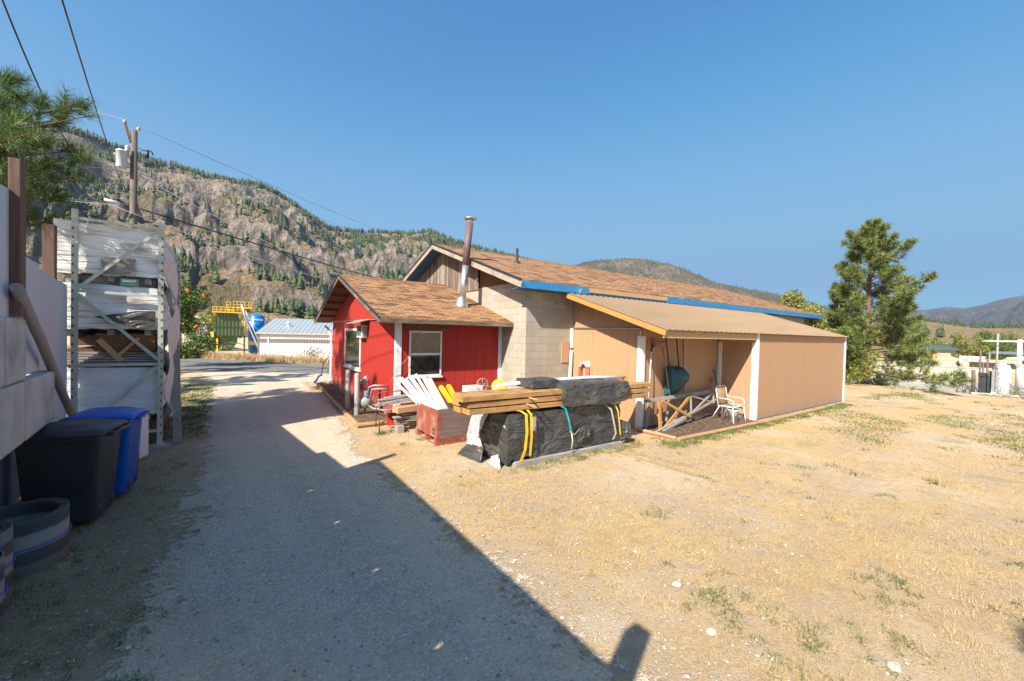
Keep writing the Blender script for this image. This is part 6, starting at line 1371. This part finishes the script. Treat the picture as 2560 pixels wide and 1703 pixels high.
MB().slab([(115, 19.3, -2.3), (115, 16.7, -2.3), (115, 16.7, -1.2), (115, 19.3, -1.2)], (2, 0, 0)).build('body', m_yel, t); MB().box(115, 17.4, -1.2, 116.4, 18.6, .2).build('cab', m_yel, t)
MB().box(114.96, 17.55, -.9, 114.99, 18.45, .0).build('window', m_glass, t); MB().tube([(115.5, 17.2, -1.2), (115, 15.6, .3), (114.6, 14.9, -1.4)], .14, 8).build('boom', m_yel, t)
MB().box(114.8, 16.6, -3.2, 115.4, 19.4, -2.4).box(116.4, 16.6, -3.2, 117, 19.4, -2.4).build('track', m_bk, t); MB().slab([(114.6, 15.3, -1.4), (114.6, 14.5, -1.4), (114.6, 14.6, -2.1), (114.6, 15.2, -2.0)], (.6, 0, 0)).build('bucket', m_bk, t)
t = thing('house', 'low house with dark green hipped roof beyond the sand pile', 'house', (123, 18.5, -3.2))
MB().box(123, 16.2, -3.4, 128, 20.9, 1.0).build('wall', m_cream2, t)
mb = MB(); mb.add([(122.3, 15.3, .95), (128.7, 15.3, .95), (128.7, 21.8, .95), (122.3, 21.8, .95), (125.5, 17.4, 2.1), (125.5, 19.7, 2.1)], [(0, 1, 4), (1, 2, 5, 4), (2, 3, 5), (3, 0, 4, 5), (3, 2, 1, 0)]); mb.build('roof', simple('dull_green_roof', (.045, .085, .06), (.06, .11, .08), 3, rough=.6), t)
for y in (16.6, 18.2, 19.6): MB().box(122.96, y, -1.5, 122.995, y+1.1, -.4).build('window', m_glass, t)
# white tanks and odds and ends at the right edge
def tank(x, y, w, h, label, z=-1.6):
    t = thing('storage_tank', label, 'tank', (x, y, z), 'white tanks at the right edge'); mb = MB()
    pr_ = [(0, 0), (w*.5, 0), (w*.5, h*.85), (w*.46, h*.94), (w*.38, h), (0, h*1.02)]
    mb.lathe((x, y, z), pr_, 28); mb.build('tank_body', m_white, t); MB().lathe((x, y, z+h), [(0, .1), (.18, .1), (.2, 0), (0, 0)], 14).build('lid', m_white, t)
    MB().lathe((x, y, z), [(w*.505, h*.35), (w*.515, h*.36), (w*.505, h*.37)], 28).build('hoop', m_galv, t)
    return t
tank(46.3, 3.50, .85, 2.45, 'left white storage tank behind the grey panels'); tank(46.6, 2.30, 1.25, 2.45, 'right white storage tank at the picture edge')
t = thing('steel_gantry', 'white painted steel pole with a crossbar above the tanks', 'pole', (50.5, 3.1, -1.6))
MB().tube([(50.5, 3.0, -1.6), (50.5, 3.0, 2.75)], .13, 12).build('post', m_white, t); MB().tube([(50.5, 4.9, 2.58), (50.5, .2, 2.62)], .07, 10).build('crossbar', m_white, t); MB().beam((50.4, 3.6, 1.3), (50.4, 2.6, 1.36), .07, .07).build('bracket', m_white, t)
o = MB().tube([(62, 5.05, -1.8), (62, 5.05, 3.4)], .08, 10).build('wooden_pole', m_grey); tag(o, 'pale wooden pole left of the white gantry', 'pole')
o = MB().box(42.5, 3.93, -1.6, 43.1, 4.25, .35).box(42.45, 3.91, .1, 42.5, 4.27, .37).build('cabinet', m_bk, bevel=.02); tag(o, 'black steel cabinet beside the leaning wheels', 'cabinet')
o = MB().box(43.2, 3.74, -1.6, 43.7, 3.91, .45).build('cabinet', m_bk, bevel=.02); tag(o, 'narrow black cabinet right of the wider one', 'cabinet')
o = MB().box(43.0, 3.42, -1.6, 43.5, 3.54, .55).box(43.0, 3.56, -1.6, 43.5, 3.71, .58).box(42.95, 3.42, -.9, 43.0, 3.72, -.8).build('metal_locker', m_galv, bevel=.01); tag(o, 'grey metal locker panels between the black cabinets and the white tank', 'locker')
o = MB().box(41.5, 3.35, -1.6, 42, 3.6, -.85).build('white_tub', m_white, bevel=.02); tag(o, 'small white tub in front of the grey locker', 'tub')
for i, (y, zt, lab) in enumerate(((4.35, 1.9, 'tallest rusty pole standing behind the black cabinet'), (4.2, 1.0, 'second rusty pole standing behind the black cabinet'), (4.0, 1.3, 'third rusty pole standing behind the black cabinet'))):
    o = MB().tube([(44, y, -1.6), (44, y, zt)], .05, 8).build('steel_pole', m_rust); tag(o, lab, 'pole', 'rusty poles by the black cabinets')
o = MB().tube([(41.8, 4.42, -1.5), (41.8, 4.38, -.2), (41.8, 4.42, .55)], .10, 10).build('rusty_pipe', m_rust); tag(o, 'thick rusty pipe leaning above the spoked wheel', 'pipe')
for i, (y, r_, lab) in enumerate(((4.75, .5, 'left spoked iron wheel with a yellow rim top'), (4.38, .45, 'right spoked iron wheel against the black cabinet'))):
    t = thing('iron_wheel', lab, 'wheel', (41.0, y, -1.0), 'spoked iron wheels at the yard edge'); MB().tube([(41.0, y+r_*.6*math.cos(a), -.95+r_*math.sin(a)) for a in [2*math.pi*k/28 for k in range(29)]], .03, 6).build('rim', m_bk, t)
    mb = MB(); [mb.tube([(41.0, y, -.95), (41.0, y+r_*.6*math.cos(a), -.95+r_*math.sin(a))], .014, 5) for a in [math.pi*k/5 for k in range(10)]]; mb.build('spoke', m_bk, t)
blob('yard_heap', 'rusty brown scrap heap on top of the grey locker', 'scrap', (43.3, 3.58, .56), (.14, .14, .32), m_rust, .4)

# ------------------------------------------------------------------ grass, weeds, needles, stones
m_straw = leafmat('straw', [(.34, .215, .10), (.50, .355, .17), (.60, .45, .245), (.70, .57, .36)], trans=.15, rough=.8)
m_weed = leafmat('weed_leaves', [(.06, .09, .02), (.11, .15, .035), (.18, .22, .06), (.32, .30, .13)], trans=.25, rough=.6)
m_litter = leafmat('pine_litter', [(.20, .12, .07), (.36, .23, .13), (.52, .37, .22), (.62, .50, .33)], trans=0, rough=.9)
def driveL(y): return np.interp(y, [-8, -2, 1.5, 5, 9, 14, 22, 30], [-3.5, -1.9, -1.45, -1.15, -1.0, -1.0, -1.2, -3])
def driveR(y): return np.interp(y, [-8, -2, 1.5, 4.5, 8, 10, 18.6, 19.8], [3.3, 3.0, 2.75, 2.65, 2.55, 2.75, 3.0, 12])
def blocked(x, y):
    b_ = (x > 8.2) & (x < 11.95) & (y > 5.0); b_ |= (x > 11.9) & (x < 26) & (y > 5.2); b_ |= (x > 6.4) & (x < 26) & (y > 8.65); b_ |= (x > 2.45) & (x < 7) & (y > 9.72) & (y < 18)
    b_ |= (x > 3.9) & (x < 6.7) & (y > 5.65) & (y < 6.5); b_ |= (x > 3.4) & (x < 4.6) & (y > 7.45) & (y < 8.5); return b_
def blades(P, k, hmin, hmax, wd, lay, rng, rad_=.05):
    n = len(P); C_ = np.repeat(P, k, 0); N_ = n*k; a = rng.uniform(0, 6.283, N_); ln = rng.uniform(hmin, hmax, N_); C_[:, :2] += rng.normal(size=(N_, 2))*rad_
    el = rng.uniform(lay[0], lay[1], N_); d = np.stack([np.cos(a)*np.cos(el), np.sin(a)*np.cos(el), np.sin(el)], 1); s = np.stack([-np.sin(a), np.cos(a), a*0], 1)*(np.asarray(wd)*np.ones(N_))[:, None]/2
    C_[:, 2] = gh(C_[:, 0], C_[:, 1])+.003; C_[:, 2] += np.where((C_[:, 0] > 2.2) & (C_[:, 0] < 8.2) & (C_[:, 1] > 0), 0.002, 0)
    return np.stack([C_-s, C_+s, C_+d*ln[:, None]], 1).reshape(-1, 3)
def spread(n, rmin, rmax, a0, a1, rng):
    r = np.sqrt(rng.uniform(rmin**2, rmax**2, n)); a = np.radians(rng.uniform(a0, a1, n)); return r*np.cos(a), r*np.sin(a)
rng = np.random.default_rng(12); G = []
for (n, r0, r1, k, h0, h1, w_) in ((30000, 1.2, 5, 6, .015, .065, .0018), (34000, 5, 10, 5, .02, .075, .0032), (26000, 10, 19, 4, .02, .09, .007), (16000, 19, 34, 4, .03, .10, .014)):
    x, y = spread(n, r0, r1, -6, 78, rng); pn = .55*fbm(x*.9+3, y*.9, 4)+.45*fbm(x*3.1, y*3.1+8, 3)
    k_ = (pn > .44+.08*rng.random(n)) & (~blocked(x, y)) & (x > driveR(y)-.15+.5*rng.random(n)*(fbm(x*1.3, y*1.3, 3)-.35)) & (x < 30)
    P = np.stack([x[k_], y[k_], x[k_]*0], 1); G.append(blades(P, k, h0, h1, w_, (.0, .75), rng, .03 if r1 < 11 else .08))
x, y = spread(520, 1.6, 15, -6, 76, rng); k_ = (~blocked(x, y)) & (x > driveR(y)+.1); P = np.stack([x[k_], y[k_], x[k_]*0], 1); G.append(blades(P, 50, .03, .10, .0035, (.1, 1.3), rng, .05))
raw_ = np.concatenate(G); g_ = raw_mesh('dry_grass', raw_, np.arange(len(raw_)).reshape(-1, 3), m_straw); tag(g_, 'short dry straw coloured grass over the sunlit lot', 'grass', kind='stuff')
# litter along the left side and tall dry verge across the road
G = []
x = rng.uniform(-1.9, .1, 34000); y = rng.uniform(1.8, 13, 34000); e = driveL(y); k_ = (x < e+.15+1.1*rng.random(34000)**2*2*fbm(x*2, y*2, 3)) & (fbm(x*1.7, y*1.7, 3) > .30); P = np.stack([x[k_], y[k_], x[k_]*0], 1); G.append(blades(P, 5, .03, .11, .0028, (0, .35), rng, .05))
raw_ = np.concatenate(G); g_ = raw_mesh('pine_litter', raw_, np.arange(len(raw_)).reshape(-1, 3), m_litter); tag(g_, 'brown pine needle litter along the foot of the wall', 'litter', kind='stuff')
G = []; x = rng.uniform(-26, 11, 9000); y = yfar(x)+rng.uniform(.1, 1.9, 9000); P = np.stack([x, y, x*0], 1); G.append(blades(P, 6, .2, .62, .028, (.7, 1.5), rng, .15))
x = rng.uniform(-26, 20, 6000); y = yfar(x)+rng.uniform(1.5, 12, 6000); P = np.stack([x, y, x*0], 1); G.append(blades(P, 6, .2, .6, .04, (.6, 1.5), rng, .3))
raw_ = np.concatenate(G); g_ = raw_mesh('tall_grass', raw_, np.arange(len(raw_)).reshape(-1, 3), m_straw); tag(g_, 'tall dry grass verge on the far side of the road', 'grass', kind='stuff')
# green weeds
wp = [(5.25,1.1),(5.2,.95),(3.49,1.88),(3.75,1.78),(3.34,1.68),(3.59,1.4),(3.68,1.15),(3.34,1.18),(3.71,1.08),(3.75,.81),(4.76,.99),(6.74,.31),(5.57,.29),(4.49,3.11),(4.13,.85),(8.03,1.68),(-1.39,4.97),(-.5,3.5),(-1.26,5.58),(-.76,4.23),(4.68,6.21-.8),(3.82,5.4),(5.85,5.43),(6.64,5.39),(3.28,8.02),(2.79,8.89),(2.8,7.88),(12.69,4.9),(15.79,5.0),(7.7,5.0),(8.85,4.9)]
C_ = []; 
for (x, y) in wp:
    nn_ = rng.integers(3, 10); C_.append(np.array([x, y])+rng.normal(size=(nn_, 2))*np.array([.13, .10]))
x, y = spread(900, 2.5, 30, -6, 80, rng); k_ = (fbm(x*.8+30, y*.8, 3) > .5) & (x > driveR(y)+.1) & ~blocked(x, y); C_.append(np.stack([x[k_], y[k_]], 1))
x = rng.uniform(-1.6, -.6, 70); y = rng.uniform(3, 9, 70); C_.append(np.stack([x, y], 1)); x = rng.uniform(-1.4, -.5, 260); y = rng.uniform(10.5, 20, 260); C_.append(np.stack([x, y], 1))
x = rng.uniform(3.9, 7.2, 130); y = rng.uniform(5.25, 5.6, 130); C_.append(np.stack([x, y], 1)); x = rng.uniform(7.4, 18.5, 240); y = rng.uniform(4.75, 5.1, 240)+.0; C_.append(np.stack([x, y], 1))
C_ = np.concatenate(C_); P = np.concatenate([C_, C_[:, :1]*0], 1); d_ = np.hypot(P[:, 0], P[:, 1])
raw_ = np.concatenate([blades(P[d_ < 9], 20, .015, .065, .008, (.15, 1.3), rng, .035), blades(P[d_ >= 9], 26, .03, .10, .016, (.2, 1.4), rng, .07)])
g_ = raw_mesh('weeds', raw_, np.arange(len(raw_)).reshape(-1, 3), m_weed); tag(g_, 'scattered tufts of green weeds', 'weeds', kind='stuff')
x, y = spread(4600, 11, 30, -5, 32, rng); gm = fbm(x*.45+9, y*.9+2, 4); k_ = (gm > .545) & ~blocked(x, y) & (x < 29); P = np.stack([x[k_], y[k_], x[k_]*0], 1)
raw_ = blades(P, 22, .02, .075, .018, (.2, 1.4), rng, .16); g_ = raw_mesh('green_grass', raw_, np.arange(len(raw_)).reshape(-1, 3), m_weed); tag(g_, 'patches of green grass far out on the lot', 'grass', kind='stuff')
# loose stones
octv = np.array([(1, 0, 0), (0, 1, 0), (-1, 0, 0), (0, -1, 0), (0, 0, 1), (.6, .6, .6), (-.6, .5, .5)]); octf = np.array([(0, 1, 5), (1, 4, 5), (4, 0, 5), (1, 2, 6), (2, 4, 6), (4, 1, 6), (2, 3, 4), (3, 0, 4)])
V_ = []; F_ = []; x1_, y1_ = spread(9000, 1.2, 7, 20, 112, rng); x2_, y2_ = spread(3500, 1.5, 12, -5, 70, rng); x = np.concatenate([x1_, x2_]); y = np.concatenate([y1_, y2_]); n = len(x)
s_ = rng.lognormal(-4.95, .42, n); s_[:60] *= 2.3; k_ = (x > -1.45) & ~blocked(x, y); x, y, s_ = x[k_], y[k_], s_[k_]; n = len(x)
v_ = octv[None]*rng.uniform(.6, 1.3, (n, 7, 3))*s_[:, None, None]*np.array([1.2, 1, .55]); a = rng.uniform(0, 6.28, n); c_, q_ = np.cos(a)[:, None], np.sin(a)[:, None]
vx = v_[..., 0]*c_-v_[..., 1]*q_+x[:, None]; vy = v_[..., 0]*q_+v_[..., 1]*c_+y[:, None]; vz = v_[..., 2]+gh(x, y)[:, None]+.007
m_st = leafmat('stone', [(.16, .15, .14), (.28, .26, .24), (.40, .37, .33), (.55, .52, .48)], trans=0, rough=.9)
g_ = raw_mesh('gravel', np.stack([vx, vy, vz], -1).reshape(-1, 3), (octf[None]+np.arange(n)[:, None, None]*7).reshape(-1, 3), m_st); tag(g_, 'loose stones strewn over the driveway and lot', 'gravel', kind='stuff')
for (x, y, r_) in ((4.9, 2.3, .07), (3.5, 2.6, .09), (6.3, 1.8, .10)): pass
for i, (px_, r_, lab) in enumerate((((3.10, 1.62), .05, 'flat pale stone beside the leafy weeds near the photographer'), ((3.88, .72), .06, 'flat pale stone in the near right corner'), ((3.42, 2.12), .055, 'pale stone above the leafy weeds'))):
    blob('stone', lab, 'stone', (px_[0], px_[1], 0), (r_, r_*.7, r_*.4), MATS['pale_rock'], .3, 2, 8, 'pale stones on the dry lot')

# ------------------------------------------------------------------ haze
hz = MB().box(-9700, -9700, -40, 9700, 9700, 900).build('haze', [])
mh = bpy.data.materials.new('haze_air'); mh.use_nodes = True; nt = mh.node_tree; nt.nodes.remove(nt.nodes['Principled BSDF'])
pv_ = nt.nodes.new('ShaderNodeVolumePrincipled'); pv_.inputs['Color'].default_value = (.50, .70, 1.0, 1); pv_.inputs['Density'].default_value = 7e-5; pv_.inputs['Anisotropy'].default_value = .2
nt.links.new(pv_.outputs[0], nt.nodes['Material Output'].inputs['Volume']); hz.data.materials.clear(); hz.data.materials.append(mh)
tag(hz, 'thin blue haze over the far hills', kind='stuff')
